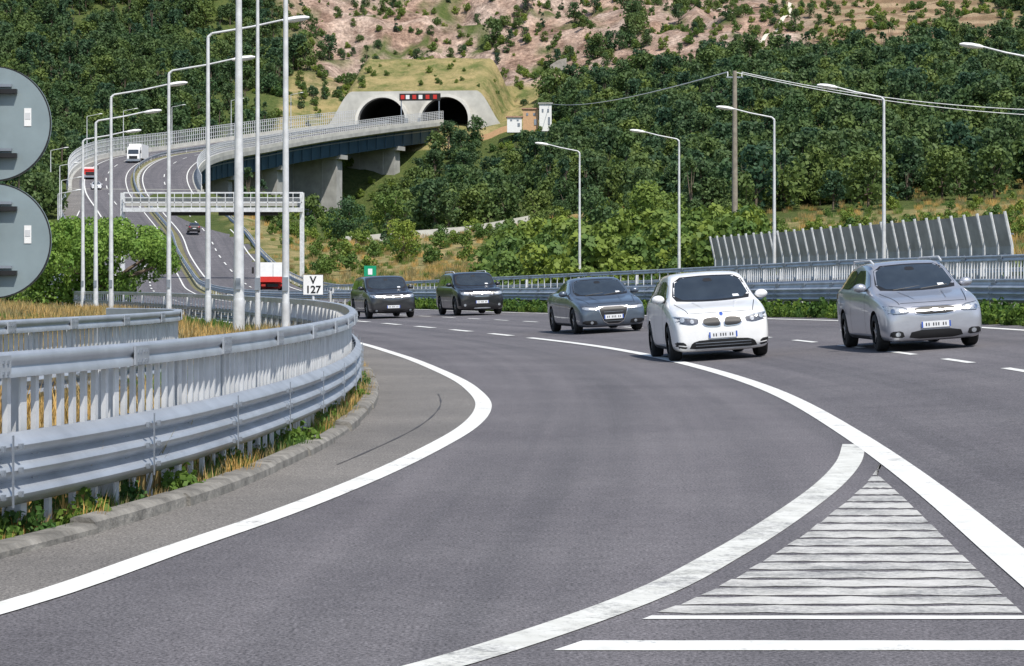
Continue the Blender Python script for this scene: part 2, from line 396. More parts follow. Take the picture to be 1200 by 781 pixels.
# ------------------------------------------------------------------ barriers
def wave(o0,z0,hgt,d,n=3,th=.012):
    pr=[]; N_=n*8
    for i in range(N_+1):
        u=i/N_; pr.append((o0+d*(.5-.5*math.cos(u*2*math.pi*n))**.7 , z0+hgt*u))
    return pr+[(a-th,b) for a,b in reversed(pr)]
def barrier(name,offf,t0,t1,side=1,base=0,detail=True,pick=.18,htop=1.04,beamz=.2,h_off=-.32,beamh=.40):
    b_=MB(); of=(lambda t:(float(offf(t)) if callable(offf) else offf)+h_off)
    pts,nr=path(of,t0,t1,.5 if detail else 2.0,base)
    s=side
    fl=lambda pr:[(o*s,h) for o,h in (pr if s>0 else reversed(pr))]
    b_.sweep(pts,nr,fl(wave(.10,beamz,beamh,.075,3 if beamh>.38 else 2)),mGALV)
    b_.sweep(pts,nr,fl([(.0,htop-.14),(.0,htop-.01),(.015,htop),(.085,htop),(.10,htop-.015),(.10,htop-.055),(.085,htop-.07),(.085,htop-.085),(.10,htop-.10),(.10,htop-.14)]),mGALV)
    b_.sweep(pts,nr,fl([(-.06,beamz+.3),(-.06,beamz+.38),(-.01,beamz+.38),(-.01,beamz+.3)]),mGALVD)
    p2,n2=path(of,t0,t1,pick,base)
    for i,((x,y,z),(a,c_)) in enumerate(zip(p2,n2)):
        rz=math.atan2(c_,a)
        if i%8==0:
            b_.box((x-a*.02*s,y-c_*.02*s,z+.41),(.11,.012,1.0),mGALVL,rz); 
            b_.box((x+a*.03*s,y+c_*.03*s,z+.41),(.012,.09,1.0),mGALVL,rz); b_.box((x-a*.07*s,y-c_*.07*s,z+.41),(.012,.09,1.0),mGALVL,rz)
            b_.box((x+a*.06*s,y+c_*.06*s,z+beamz+beamh*.5),(.09,.08,.3),mGALVD,rz)
        else:
            zb=-.1 if i%2==0 else beamz+.2
            b_.box((x+a*.02*s,y+c_*.02*s,z+(htop-.13+zb)/2),(.03,.050,htop-.13-zb),mGALVL,rz)
    if detail:
        p3,n3=path(of,t0+.3,t1,2.4,base)
        for (x,y,z),(a,c_) in zip(p3,n3):
            rz=math.atan2(c_,a)
            b_.box((x+a*.108*s,y+c_*.108*s,z+htop-.075),(.014,.30,.12),mGALV,rz)
            for k in (-.1,-.04,.04,.1):
                for h in (htop-.05,htop-.11):
                    b_.box((x+a*.118*s-c_*k,y+c_*.118*s+a*k,z+h),(.012,.018,.018),mGALVD,rz)
            for k in (-.12,.12):
                for h in (beamz+.07,beamz+beamh/2,beamz+beamh-.07):
                    b_.box((x+a*.185*s-c_*k,y+c_*.185*s+a*k,z+h),(.02,.03,.03),mGALVD,rz)
            b_.box((x+a*.19*s,y+c_*.19*s,z+beamz+beamh/2),(.006,.02,beamh*.98),mGALVD,rz)
    return b_.obj(name,ang=50)
barrier('guardrail_barrier',KO,6,150)
barrier('guardrail_barrier',lambda t:float(KO(t)),152,440,detail=False,pick=.5)
barrier('guardrail_barrier',8.95,20,150,side=-1,base=.02,htop=.95,beamz=.42,h_off=0,pick=.33,beamh=.40)
barrier('guardrail_barrier',8.95,151,650,side=-1,base=0,detail=False,pick=1.2,htop=.95,beamz=.42,h_off=0)
barrier('guardrail_barrier',10.0,20,170,side=-1,base=.0,htop=1.08,beamz=.2,h_off=-.1,pick=.2,beamh=.32)
barrier('guardrail_barrier',20.1,60,440,side=-1,detail=False,pick=.6,h_off=0)
def free_barrier(name,kn,y0,y1):
    f=hermite(kn); 
    return barrier(name,lambda t:(float(f(t))-float(LX(t))),y0,y1,h_off=0,htop=1.04)
free_barrier('guardrail_barrier',[(6,-9),(14,-6.6),(20,-5.75),(27,-5.15),(33,-4.72),(36,-4.75),(38.5,-5.3),(40,-6.6)],8,40)
# ------------------------------------------------------------------ viaduct + tunnel
vd=MB()
pts,nr=path(0.0,452,656,4)
vd.sweep(pts,nr,[(-3.2,-.35),(-3.2,-.06),(20.6,-.06),(20.6,-.35),(20.6,-.9),(19.6,-1.3),(-2.2,-1.3),(-3.2,-.9)],mCONC)
vd.sweep(pts,nr,[(1,-1.35),(18.6,-1.35),(18.2,-5.0),(1.5,-5.0)],mBLUE)
vd.sweep(pts,nr,[(18.5,-1.9),(18.8,-1.9),(18.8,-2.1),(18.5,-2.1)],mGALVD)
for o in (-3.0,20.35): vd.sweep(pts,nr,[(o,-.06),(o,.75),(o+.25,.75),(o+.25,-.06)],mCONCL)
for h in (1.1,1.5,1.9,2.3,2.7):
    vd.sweep(pts,nr,[(20.42,h),(20.42,h+.12),(20.5,h+.12),(20.5,h)],mGALVL)
for h in (1.3,2.2,3.1,3.6): vd.sweep(pts,nr,[(-2.9,h),(-2.9,h+.1),(-2.82,h+.1),(-2.82,h)],mGALVL)
p2,n2=path(0.0,452,656,1.0)
for i,((x,y,z),(a,c_)) in enumerate(zip(p2,n2)):
    rz=math.atan2(c_,a)
    vd.box((x+a*20.46,y+c_*20.46,z+1.7),(.08,.14,2.2),mGALVL,rz)
    vd.box((x-a*2.86,y-c_*2.86,z+2.1),(.1,.14,3.2),mGALVL,rz)
    if i%5==0: vd.box((x+a*18.62,y+c_*18.62,z-3.2),(.25,.12,3.4),mBLUE,rz)
for t,o,w,dp in ((604,10,15,3.2),(636,11,13,3.2),(572,10,15,3.2),(540,10,14,3),(505,10,14,3),(470,10,14,3)):
    tg,n=frame(t); x,y,z=RP(o,t); zz=float(T(x,y)[0])-8; top=z-4.9
    vd.box((x,y,(zz+top)/2),(w,dp,top-zz),mCONC,math.atan2(n[1],n[0]))
    vd.box((x,y,top-.6),(w+2.5,dp+.8,1.0),mCONC,math.atan2(n[1],n[0]))
    for k in(-.25,.25): vd.box((x-tg[0]*dp*.5+n[0]*k*w,y-tg[1]*dp*.5+n[1]*k*w,(zz+top)/2-.6),(.5,.3,top-zz-1.6),mCONC,math.atan2(n[1],n[0]))
tg,n=frame(458); x,y,z=RP(9,456); vd.box((x,y,z-7),(24,6,13.3),mCONC,math.atan2(n[1],n[0]))
vd.obj('viaduct_bridge')
# tunnel portals: both bores share one heading, slightly east of north
HD=.13; TT=(math.sin(HD),math.cos(HD)); NN=(math.cos(HD),-math.sin(HD))
P0=RP(11.75,656); TZ=P0[2]-.3; CL,CR=-8.0,8.3
def TW(a,h,s): return (P0[0]+NN[0]*a+TT[0]*s,P0[1]+NN[1]*a+TT[1]*s,TZ+h)
def portal(name,cx,r=6.1):
    p=MB()
    def arch(r_,k=24):
        q=[(-r_,-1),(-r_,1.0)]
        for i in range(1,k): a=math.pi-math.pi*i/k; q.append((r_*math.cos(a),1.0+r_*math.sin(a)*.98))
        return q+[(r_,1.0),(r_,-1)]
    W=lambda a,h,s: TW(cx+a,h,s)
    ai=arch(r);ao=arch(r+.75); k=len(ai)
    f=lambda h:h*.3
    vs=[W(a,h,f(h)) for a,h in ai]+[W(a,h,f(h)) for a,h in ao]+[W(a,h,21) for a,h in ai]+[W(a,h,21) for a,h in ao]+[W(a*.985,h*.985,f(h)+2.0) for a,h in ai]
    p.add(vs,[(i,i+1,k+i+1,k+i) for i in range(k-1)]+[(k+i,k+i+1,3*k+i+1,3*k+i) for i in range(k-1)],mCONCL)
    p.add(vs,[(i,i+1,4*k+i+1,4*k+i) for i in range(k-1)],mCONC)
    p.add(vs,[(4*k+i,4*k+i+1,2*k+i+1,2*k+i) for i in range(k-1)],mSHADE)
    p.add(vs,[tuple(range(2*k,3*k))],mSHADE)  # added end cap, coloured black for the darkness deeper in
    return p.obj(name)
portal('tunnel_portal',CL); portal('tunnel_portal',CR)
# earth cover and headwall over the bores
cv=MB(); A_=np.arange(-24,25,1.0); rows=[3.2,5,8,12,16,20,24,28]; vs=[]
def ah(a):
    h=-1.0
    for c0 in(CL,CR):
        d=abs(a-c0)
        if d<6.85: h=max(h,1.0+.98*math.sqrt(6.85**2-d*d))
    return h
for s_ in rows:
    for a in A_:
        x,y,_=TW(a,0,s_); base=8.6+.42*(s_-3.2)+1.0*(float(fbm(x/5,y/5,50))-.5)*min(1,(s_-3.2)/4)
        e=float(sm(16,24,abs(a))); hgt=base*(1-e)+(-2+.3*s_)*e
        vs.append((x,y,TZ+hgt))
k=len(A_); cv.add(vs,[(i*k+j,i*k+j+1,(i+1)*k+j+1,(i+1)*k+j) for i in range(len(rows)-1) for j in range(k-1)],mSOIL)
fv=[]
A2=np.arange(-24,24.01,.5)
for a in A2:
    x,y,_=TW(a,0,3.2); e=float(sm(16,24,abs(a))); top=8.6*(1-e)+(-2+.96)*e
    fv+= [(x,y,TZ+min(ah(a)-.1,top-.05)),(x,y,TZ+top+.02)]
cv.add(fv,[(2*i,2*i+2,2*i+3,2*i+1) for i in range(len(A2)-1)],mCONCL)
cvo=cv.obj('tunnel_cover_terrain')
ca=cvo.data.color_attributes.new('zone','FLOAT_COLOR','POINT'); ca.data.foreach_set('color',np.tile([0,.9,0,1],len(cvo.data.vertices)).astype(np.float32))
g=MB(); rz=-HD
for a in (-2.2,7.5):
    xx,yy,_=TW(a,0,-3); g.cyl((xx,yy,TZ-1),(xx,yy,TZ+6.6),.15,.15,8,mGALVD)
xx,yy,_=TW(2.6,0,-3); g.box((xx,yy,TZ+6.6),(10.5,.5,1.8),mBLACK,rz)
for k in (-4.4,-3.1,-1.4,.2,2.0,3.9):
    x,y,_=TW(2.6+k,0,-3.32); g.box((x,y,TZ+6.6),(.95,.1,1.05),mRED if k not in(-3.1,.2) else mWHITE,rz)
g.obj('lane_control_sign')
def house(name,x,y,w,d,h,wall,roof,rz=0,z=None,win=True):
    z=float(T(x,y)[0])-1 if z is None else z
    root=bpy.data.objects.new(name,None); S.collection.objects.link(root)
    a=MB(); a.box((x,y,z+h/2-.75),(w,d,h+1.5),wall,rz); a.obj('walls',root)
    a=MB(); a.box((x,y,z+h+.15),(w+.6,d+.6,.3),roof,rz); a.obj('roof',root)
    a=MB()
    if win:
        for i in range(2): a.box((x+(i-.5)*w*.45,y-d/2-.02,z+h*.68),(w*.14,.1,h*.16),mGALVD,rz)
    a.box((x+w*.3,y-d/2-.06,z+h*.2),(w*.16,.12,h*.36),mGALVD,rz); a.obj('windows_and_door',root)
house('service_building',8.2,630,3.0,4,5.2,mWHITE,mCONC,z=40.2); house('service_building',4.6,632,3.8,5,4.0,mORANGE,mROOF,z=40.2)
house('service_building',.6,632,3.6,4,2.2,mWHITE,mROOF,z=40.0)
a=MB(); zz=float(T(12.5,698)[0])-.5
a.add([(10.4,698,zz-2),(14.9,698,zz-2),(14.9,698,zz+4.6),(12.6,698,zz+4.0),(10.4,698,zz+2.6),(10.4,702,zz-2),(14.9,702,zz-2),(14.9,702,zz+4.6),(12.6,702,zz+4.0),(10.4,702,zz+2.6)],[(0,1,2,3,4),(9,8,7,6,5),(0,5,6,1),(1,6,7,2),(2,7,8,3),(3,8,9,4),(4,9,5,0)],mSTONE); a.obj('ruined_stone_hut')
w_=MB(); pp=[(x,418+.1*x,float(T(x,418+.1*x)[0])) for x in np.arange(-27,4,2.)]
w_.sweep(pp,[(0.1,-1)]*len(pp),[(-.2,-1),(-.2,1.2),(.2,1.2),(.2,-1)],mCONCL); w_.obj('retaining_wall')
w_=MB(); pp=[(x,641,float(T(x,641)[0])+.2) for x in np.arange(-9,2,1.5)]
w_.sweep(pp,[(0,-1)]*len(pp),[(-.2,-1),(-.2,1.2),(.2,1.2),(.2,-1)],mORANGE); w_.obj('site_wall')
pa=MB(); ctrl=[(66,680),(70,692),(77,712),(81,742),(78,748),(66,750),(58,756)]; vs=[]
pl=[]
for a_,b_ in zip(ctrl,ctrl[1:]):
    for k in range(6): u=k/6; pl.append((a_[0]+(b_[0]-a_[0])*u,a_[1]+(b_[1]-a_[1])*u))
for x,y in pl: 
    for d_ in (-.7,.7): vs.append((x+d_,y+(.5 if d_>0 else -.5),float(T(x+d_,y)[0])+.6))
pa.add(vs,[(2*i,2*i+1,2*i+3,2*i+2) for i in range(len(pl)-1)],M('pale_gravel',(.6,.54,.45),.95)); pa.obj('hillside_path')
ga=MB(); Yg=300; z0=10.0
ga.box((-35,Yg,z0),(21,1.6,.5),mGALVL); ga.box((-35,Yg-.7,z0+.85),(21,.12,.14),mGALVL); ga.box((-35,Yg-.7,z0+1.4),(21,.1,.1),mGALVL)
ga.box((-35,Yg+.5,z0+.9),(20.6,.2,.9),mCONC)
ga.box((-35,Yg,z0+2.0),(21,.3,.16),mGALVL)
for k in range(22): ga.box((-45.4+k*.99,Yg-.72,z0+1.0),(.08,.08,1.9),mGALVL)
for x in(-45.6,-24.6):
    zt=float(T(x,Yg)[0]); ga.box((x,Yg,(zt-1+z0+2)/2),(.5,.5,z0+3-zt),mGALVL)
ga.box((-38,Yg+.95,z0-.15),(4.4,.15,1.0),mBLACK); ga.box((-31,Yg+.95,z0-.15),(7,.15,1.0),mBLACK)
ga.obj('sign_gantry')
# ------------------------------------------------------------------ lamps
def lamp(x,y,h,arm,r=.10,zb=None,rise=.55):
    a=MB(); z=float(T(x,y)[0])-.3 if zb is None else zb
    top=(x,y,z+h); a.cyl((x,y,z),(x,y,z+1.2),r*1.25,r*1.2,12,mGALVL)
    a.cyl((x,y,z+1.2),top,r*1.1,r*.6,12,mGALVL)
    s=1 if arm>0 else -1
    pts=[top,(x+s*.12,y,z+h+.12),(x+arm*.5,y,z+h+rise*.6),(x+arm*.86,y,z+h+rise)]
    a.tube(pts,[r*.6,r*.45,r*.4,r*.35],8,mGALVL)
    hx=x+arm; q=[]
    for k,(u,w,hh) in enumerate([(-.42,.06,.04),(-.3,.13,.08),(0,.17,.10),(.28,.15,.08),(.42,.05,.03)]):
        for i in range(8):
            t=2*math.pi*i/8; q.append((hx+s*u,y+w*math.cos(t),z+h+rise+.02+u*.12+hh*math.sin(t)))
    a.add(q,[(k*8+i,k*8+(i+1)%8,(k+1)*8+(i+1)%8,(k+1)*8+i) for k in range(4) for i in range(8)]+[tuple(range(8)),tuple(range(32,40))],mWHITE)
    a.box((x+.0,y-r*1.2,z+1.6),(.12,.05,.3),mGALVD)
    return a.obj('street_lamp',ang=60)
for x,y,r in((-23.3,139,.10),(-20,123,.10),(-16.6,106,.09),(-12.6,94,.085),(-9.5,80,.085),(-7.15,67,.13),(-6.16,62,.06),(-4.95,56,.075)): lamp(x,y,9.3,2.75,r,zb=-.2)
for x,y,top in((18.5,90,9.2),(15.4,106,9.0),(12.5,122,9.2),(9.4,144,9.4),(4.2,159,9.5)):
    z=float(T(x,y)[0])-.3; lamp(x,y,top-z,-2.35,.085,zb=z)
for t in (330,365,400,430): 
    x,y,z=RP(-7,t); lamp(x,y,9.5,2.6,.1,zb=z-.6)
for t in (500,530,560,590,620):
    x,y,z=RP(-3.1,t); lamp(x,y,9.5,2.6,.1,zb=z-.6)
up=MB(); ux,uy=17.4,200; uz=float(T(ux,uy)[0])-.5; ut=18.0
up.cyl((ux,uy,uz),(ux,uy,ut),.26,.17,12,mPOLE); up.box((ux,uy,ut-.5),(1.3,.12,.12),mGALVD)
for k in(-.55,0,.55): up.cyl((ux+k,uy,ut-.44),(ux+k,uy,ut-.15),.05,.05,6,mWHITE)
up.obj('utility_pole')
def wire(p,q,sag,r=.035):
    w=MB(); pts=[]
    for i in range(25):
        u=i/24; a=Vector(p).lerp(Vector(q),u); a.z-=sag*4*u*(1-u); pts.append(tuple(a))
    w.tube(pts,r,5,mGALVL); w.obj('overhead_wire')
wire((ux-.55,uy,ut-.1),(9.2,630,45.6),1.2,.06); wire((ux+.55,uy,ut-.1),(46,190,14.2),.9)
wire((ux,uy,ut-.1),(48,189,13.6),1.0)
# ------------------------------------------------------------------ noise barrier
def noisewall(A,B_,n_,za,zb_,zbase):
    nb=MB(); d=(B_-A).normalized(); nn=Vector((d.y,-d.x,0)); nn=-nn if nn.x>0 else nn
    L_=(B_-A).length/n_
    for i in range(n_+1):
        p=A.lerp(B_,i/n_); zt=za+(zb_-za)*i/n_
        nb.tube([(p.x,p.y,zbase),(p.x+nn.x*.05,p.y+nn.y*.05,zt-1.2),(p.x+nn.x*.34,p.y+nn.y*.34,zt+.08)],.06,6,mGALVL)
        if i<n_:
            for k in range(2):
                q0=p+d*(L_*(.08+.46*k)); q1=p+d*(L_*(.08+.46*k+.40)); vs=[]
                for pt,oo in((q0,0),(q1,.08)):
                    x0,y0=pt.x-nn.x*oo,pt.y-nn.y*oo
                    vs+=[(x0,y0,zbase),(x0+nn.x*.04,y0+nn.y*.04,zt-1.2),(x0+nn.x*.31,y0+nn.y*.31,zt)]
                nb.add(vs,[(0,1,4,3),(1,2,5,4)],mPANEL)
            for h in(1.5,.75):
                a_=p; b_=p+d*L_; nb.cyl((a_.x,a_.y,zt-h),(b_.x,b_.y,zt-h),.03,.03,5,mGALVD)
    nb.obj('noise_barrier',smooth=False)
noisewall(Vector((11.0,138,0)),Vector((18.6,95,0)),30,3.85,4.0,.6)
noisewall(Vector((19.3,94,0)),Vector((21.8,70,0)),18,4.05,4.1,.6)
# ------------------------------------------------------------------ signs
def roundsign(x,y,z,r):
    a=MB(); a.cyl((x,y,z),(x,y+.02,z),r,r,64,mSIGNB)
    a.cyl((x,y-.012,z),(x,y,z),r,r*.985,64,mBLACK); a.cyl((x,y-.014,z),(x,y-.012,z),r*.975,r*.975,64,mSIGNB)
    for h in(-.25,.25):
        a.box((x,y-.045,z+h),(.38,.05,.035),mBLACK); a.box((x,y-.04,z+h+.045),(.3,.03,.02),mGALVD)
        a.box((x,y-.11,z+h),(.1,.16,.05),mBLACK)
    a.box((x+.27,y-.017,z+.05),(.055,.004,.14),mWHITE); a.box((x+.27,y-.02,z+.06),(.04,.003,.05),mGALVL)
    return a
post=MB(); sx,sy=-4.05,20; post.cyl((sx,sy-.12,-.3),(sx,sy-.12,3.3),.035,.035,14,mGALV); post.cyl((sx,sy-.12,3.3),(sx,sy-.12,3.33),.04,.03,14,mBLACK)
root=post.obj('round_traffic_sign')
for z in(2.665,1.75):
    o=roundsign(sx,sy,z,.452).obj('sign_disc',root)
a=MB(); x,y=-4.66,60; a.cyl((x,y+.04,-.2),(x,y+.04,1.62),.03,.03,10,mGALVL); a.box((x,y,1.38),(.46,.02,.46),mWHITE); a.box((x,y-.0,1.38),(.48,.012,.48),mBLACK)
vs_=a.obj('distance_marker_sign')
def text(s,loc,size,mat,parent):
    c=bpy.data.curves.new('lettering','FONT'); c.body=s; c.size=size; c.align_x='CENTER'; c.extrude=.003; c.materials.append(mat); c.offset=.006
    o=bpy.data.objects.new('lettering',c); S.collection.objects.link(o); o.location=loc; o.rotation_euler=(math.pi/2,0,0); o.parent=parent
text('V',(x,y-.014,1.41),.24,mBLACK,vs_); text('127',(x,y-.014,1.19),.24,mBLACK,vs_)
a=MB(); x,y=-7.2,130; a.cyl((x,y+.04,-.2),(x,y+.04,2.2),.04,.04,8,mGALVL); a.box((x,y,1.85),(.62,.03,.9),mGREENS); a.box((x,y-.02,2.0),(.22,.01,.3),mWHITE); a.box((x,y-.02,1.6),(.4,.01,.1),mWHITE)
a.obj('green_exit_sign')
# ------------------------------------------------------------------ cars
TAB={
'mpv':[(0,.84,.24,.36,.44,.66),(.008,.90,.17,.42,.50,.74),(.04,.955,.15,.49,.565,.78),(.11,.99,.15,.565,.605,.80),(.20,1,.15,.61,.645,.82),(.245,1,.15,.63,.685,.82),(.36,1,.15,.645,.90,.775),(.41,1,.15,.65,.985,.745),(.52,1,.15,.66,1.005,.735),(.78,1,.15,.67,.99,.72),(.90,.98,.17,.67,.92,.70),(.965,.96,.2,.64,.72,.72),(1.0,.88,.30,.55,.60,.66)],
'wagon':[(0,.84,.24,.36,.44,.68),(.008,.91,.17,.42,.49,.75),(.045,.96,.15,.50,.555,.79),(.13,.99,.15,.565,.60,.81),(.23,1,.15,.615,.64,.82),(.285,1,.15,.635,.68,.82),(.40,1,.15,.65,.90,.765),(.45,1,.15,.655,.98,.735),(.56,1,.15,.66,1.005,.725),(.80,1,.15,.67,.98,.71),(.91,.98,.17,.67,.90,.68),(.97,.96,.2,.66,.72,.72),(1.0,.88,.30,.55,.60,.66)],
'sedan':[(0,.84,.24,.36,.44,.68),(.008,.91,.17,.42,.49,.75),(.045,.96,.15,.50,.555,.79),(.13,.99,.15,.565,.60,.81),(.23,1,.15,.615,.64,.82),(.285,1,.15,.635,.68,.82),(.40,1,.15,.65,.90,.765),(.45,1,.15,.655,.98,.725),(.56,1,.15,.66,1.005,.70),(.68,1,.15,.67,.96,.68),(.80,.99,.17,.67,.76,.70),(.96,.96,.2,.66,.71,.74),(1.0,.88,.30,.55,.62,.66)],
'suv':[(0,.84,.28,.40,.49,.72),(.008,.91,.22,.46,.55,.78),(.04,.965,.19,.53,.60,.82),(.11,.99,.18,.59,.635,.84),(.21,1,.18,.625,.66,.84),(.255,1,.18,.64,.70,.84),(.335,1,.18,.65,.92,.84),(.38,1,.18,.65,.99,.83),(.52,1,.18,.655,1.005,.82),(.80,1,.18,.66,.995,.81),(.93,.98,.2,.66,.95,.79),(.985,.96,.22,.64,.72,.80),(1.0,.90,.32,.55,.60,.74)]}
def chaikin(p,it=2):
    for _ in range(it):
        q=[]
        for a,b in zip(p,p[1:]+p[:1]):
            q.append((a[0]*.8+b[0]*.2,a[1]*.8+b[1]*.2)); q.append((a[0]*.2+b[0]*.8,a[1]*.2+b[1]*.8))
        p=q
    return p
def car(name,x,y,z,rz,roll,L,W,H,paintc,kind='mpv',grille='kidney',metallic=.0,wheel_r=.33,rails=False):
    pn='car_paint_%d_%d_%d'%tuple(int(c*99) for c in paintc)
    mP=bpy.data.materials.get(pn) or M(pn,paintc,.3,metallic,var=.05,scale=5,coat=.9)
    root=bpy.data.objects.new(name,None); S.collection.objects.link(root)
    hw=W/2; rings=[]
    for fy,fw,zl,fb,ft,fwt in TAB[kind]:
        w=hw*fw; zb=fb*H; zt=ft*H; wt=hw*fwt
        cab=ft>.8
        h=[(0,zl),(.8*w,zl),(.965*w,zl+.05),(w*.995,zl+.3*(zb-zl)),(w,zl+.68*(zb-zl)),(w*.985,zl+.9*(zb-zl)),(w*.955,zb+.005),(w*.925,zb+.02) if cab else (w*.91,(zb+zt)/2+.01),((wt*1.03),zt-.075) if cab else (wt*1.05,zt-.012),(wt*.93,zt-.02) if cab else (wt*.9,zt-.006),(wt*.5,zt),(0,zt+.006)]
        rings.append([(a,fy*L,b) for a,b in h]+[(-a,fy*L,b) for a,b in h[-2:0:-1]])
    k=len(rings[0]); vs=[]
    def inner(r,s,dy):
        cz=sum(p[2] for p in r)/k; return [(p[0]*s,p[1]+dy,cz+(p[2]-cz)*s) for p in r]
    allr=[inner(rings[0],.6,-.03)]+[inner(rings[0],.93,-.012)]+rings+[inner(rings[-1],.9,.01),inner(rings[-1],.5,.012)]
    for r in allr: vs+=r
    fs=[(i*k+j,(i+1)*k+j,(i+1)*k+(j+1)%k,i*k+(j+1)%k) for i in range(len(allr)-1) for j in range(k)]
    fs+=[tuple(range(k)),tuple((len(allr)-1)*k+j for j in range(k-1,-1,-1))]
    me=bpy.data.meshes.new('body'); me.from_pydata(vs,[],fs); bm=bmesh.new(); bm.from_mesh(me); bmesh.ops.recalc_face_normals(bm,faces=bm.faces); bm.to_mesh(me); bm.free()
    me.materials.append(mP)
    o=bpy.data.objects.new('body',me); S.collection.objects.link(o)
    md=o.modifiers.new('s','SUBSURF'); md.levels=2; md.render_levels=2
    dg=bpy.context.evaluated_depsgraph_get(); ev=o.evaluated_get(dg); m1=bpy.data.meshes.new_from_object(ev)
    bvh=BVHTree.FromPolygons([v.co.copy() for v in m1.vertices],[tuple(p.vertices) for p in m1.polygons])
    wy=(.175*L+.05,.80*L); cut=MB()
    for yy in wy:
        for s in(-1,1): cut.cyl((s*(hw-.27),yy,wheel_r),(s*(hw+.2),yy,wheel_r),wheel_r+.055,wheel_r+.055,28,mBLACK)
    co=cut.obj('cut',smooth=False)
    bo=o.modifiers.new('b','BOOLEAN'); bo.object=co; bo.solver='EXACT'; bo.operation='DIFFERENCE'
    try: bo.material_mode='TRANSFER'
    except: pass
    dg=bpy.context.evaluated_depsgraph_get(); m2=bpy.data.meshes.new_from_object(o.evaluated_get(dg))
    if len(m2.polygons)<200: m2=m1
    if len(m2.materials)<2: m2.materials.append(mBLACK)
    o.modifiers.clear(); o.data=m2; bpy.data.objects.remove(co)
    m2.shade_smooth(); m2.set_sharp_from_angle(angle=math.radians(45)); o.parent=root
    dt=MB()
    def patch(poly,dr,mat,off=.008,it=2):
        poly=chaikin(poly,it) if it else poly
        q=[]
        for a,b in zip(poly,poly[1:]+poly[:1]):
            n=max(1,int(math.dist(a,b)/.05)); q+=[(a[0]+(b[0]-a[0])*i/n,a[1]+(b[1]-a[1])*i/n) for i in range(n)]
        cx=sum(p[0] for p in q)/len(q);cy=sum(p[1] for p in q)/len(q)
        ringsn=7; pv=[]
        def cast(u,v):
            if dr=='f': og,d=Vector((u,-3,v)),Vector((0,1,0))
            elif dr=='b': og,d=Vector((u,L+3,v)),Vector((0,-1,0))
            elif dr=='l': og,d=Vector((-4,u,v)),Vector((1,0,0))
            elif dr=='r': og,d=Vector((4,u,v)),Vector((-1,0,0))
            else: og,d=Vector((u,v,5)),Vector((0,0,-1))
            h,n,_,_=bvh.ray_cast(og,d)
            return None if h is None else h-d*off
        last=cast(cx,cy)
        if last is None: return
        pv.append(last)
        for r in range(1,ringsn+1):
            for p in q:
                h=cast(cx+(p[0]-cx)*r/ringsn,cy+(p[1]-cy)*r/ringsn)
                if h is None: h=last
                last=h; pv.append(h)
        n=len(q); f=[(0,1+i,1+(i+1)%n) for i in range(n)]
        for r in range(ringsn-1):
            for i in range(n): f.append((1+r*n+i,1+(r+1)*n+i,1+(r+1)*n+(i+1)%n,1+r*n+(i+1)%n))
        dt.add(pv,f,mat)
    def sym(poly,dr,mat,off=.008,it=2):
        patch(poly,dr,mat,off,it); patch([(-a,b) for a,b in poly],dr,mat,off,it)
    def circ(cx,cz,rx,rz_=None): return [(cx+rx*math.cos(i*.5236),cz+(rz_ or rx)*math.sin(i*.5236)) for i in range(12)]
    T_=TAB[kind]; cow=T_[4]
    zw0=cow[4]*H+.025; zw1=.955*H; b0=hw*.82; b1=hw*(.68 if kind!='suv' else .76)
    patch([(-b0,zw0+.03),(-b0*.5,zw0-.0),(0,zw0-.01),(b0*.5,zw0-.0),(b0,zw0+.03),(b1,zw1-.015),(0,zw1+.008),(-b1,zw1-.015)],'f',mBLACK,.004,1)
    b0-=.04;b1-=.03
    patch([(-b0,zw0+.05),(0,zw0+.02),(b0,zw0+.05),(b1,zw1-.035),(0,zw1-.012),(-b1,zw1-.035)],'f',mGLASS,.012,1)
    patch([(-.09,zw1-.11),(.09,zw1-.11),(.07,zw1-.05),(-.07,zw1-.05)],'f',mBLACK,.016,1)
    # papers and sticker behind the screen, dashboard edge
    patch([(b0*.55,zw0+.06),(b0*.72,zw0+.06),(b0*.70,zw0+.10),(b0*.55,zw0+.10)],'f',mPLATE,.015,0)
    patch([(-hw*.6,.70*H),(hw*.6,.70*H),(hw*.52,.9*H),(-hw*.52,.9*H)],'b',mGLASS,.01)
    zs=T_[7][3]*H+.05; zt=.90*H; y0=T_[5][0]*L+.15; y1=T_[10][0]*L-.05
    if kind=='sedan': y1=T_[9][0]*L+.1
    ym=(y0+y1)/2+.1
    for d in('l','r'):
        patch([(y0,zs),(ym-.03,zs),(ym-.03,zt+.01),(y0+.52,zt)],d,mGLASS,.01,1)
        patch([(ym+.03,zs),(y1+.1,zs+.02),(y1-.25,zt),(ym+.03,zt+.01)],d,mGLASS,.01,1)
        patch([(wy[0]+.45,.19),(wy[1]-.45,.19),(wy[1]-.45,.25),(wy[0]+.45,.25)],d,mBLACK,.006,0)
        for yy in (y0+.15,ym,y1-.3): patch([(yy,.3),(yy+.012,.3),(yy+.012,zs),(yy,zs)],d,mBLACK,.004,0)
        patch([(ym-.2,zs-.12),(ym-.04,zs-.12),(ym-.04,zs-.09),(ym-.2,zs-.09)],d,mP,.03,0)
        patch([(L-.35,.62*H-.1),(L-.05,.62*H-.12),(L-.05,.62*H+.03),(L-.3,.62*H+.05)],d,mTAIL,.008)
    sym([(hw*.55,.50*H),(hw*.9,.50*H),(hw*.9,.60*H),(hw*.55,.58*H)],'b',mTAIL)
    patch([(-.26,.36*H),(.26,.36*H),(.26,.36*H+.11),(-.26,.36*H+.11)],'b',mPLATE,.012,0)
    sym([(hw*.64,.12),(hw*.655,.12),(hw*.82,T_[4][0]*L),(hw*.805,T_[4][0]*L)],'t',mBLACK,.003,0)
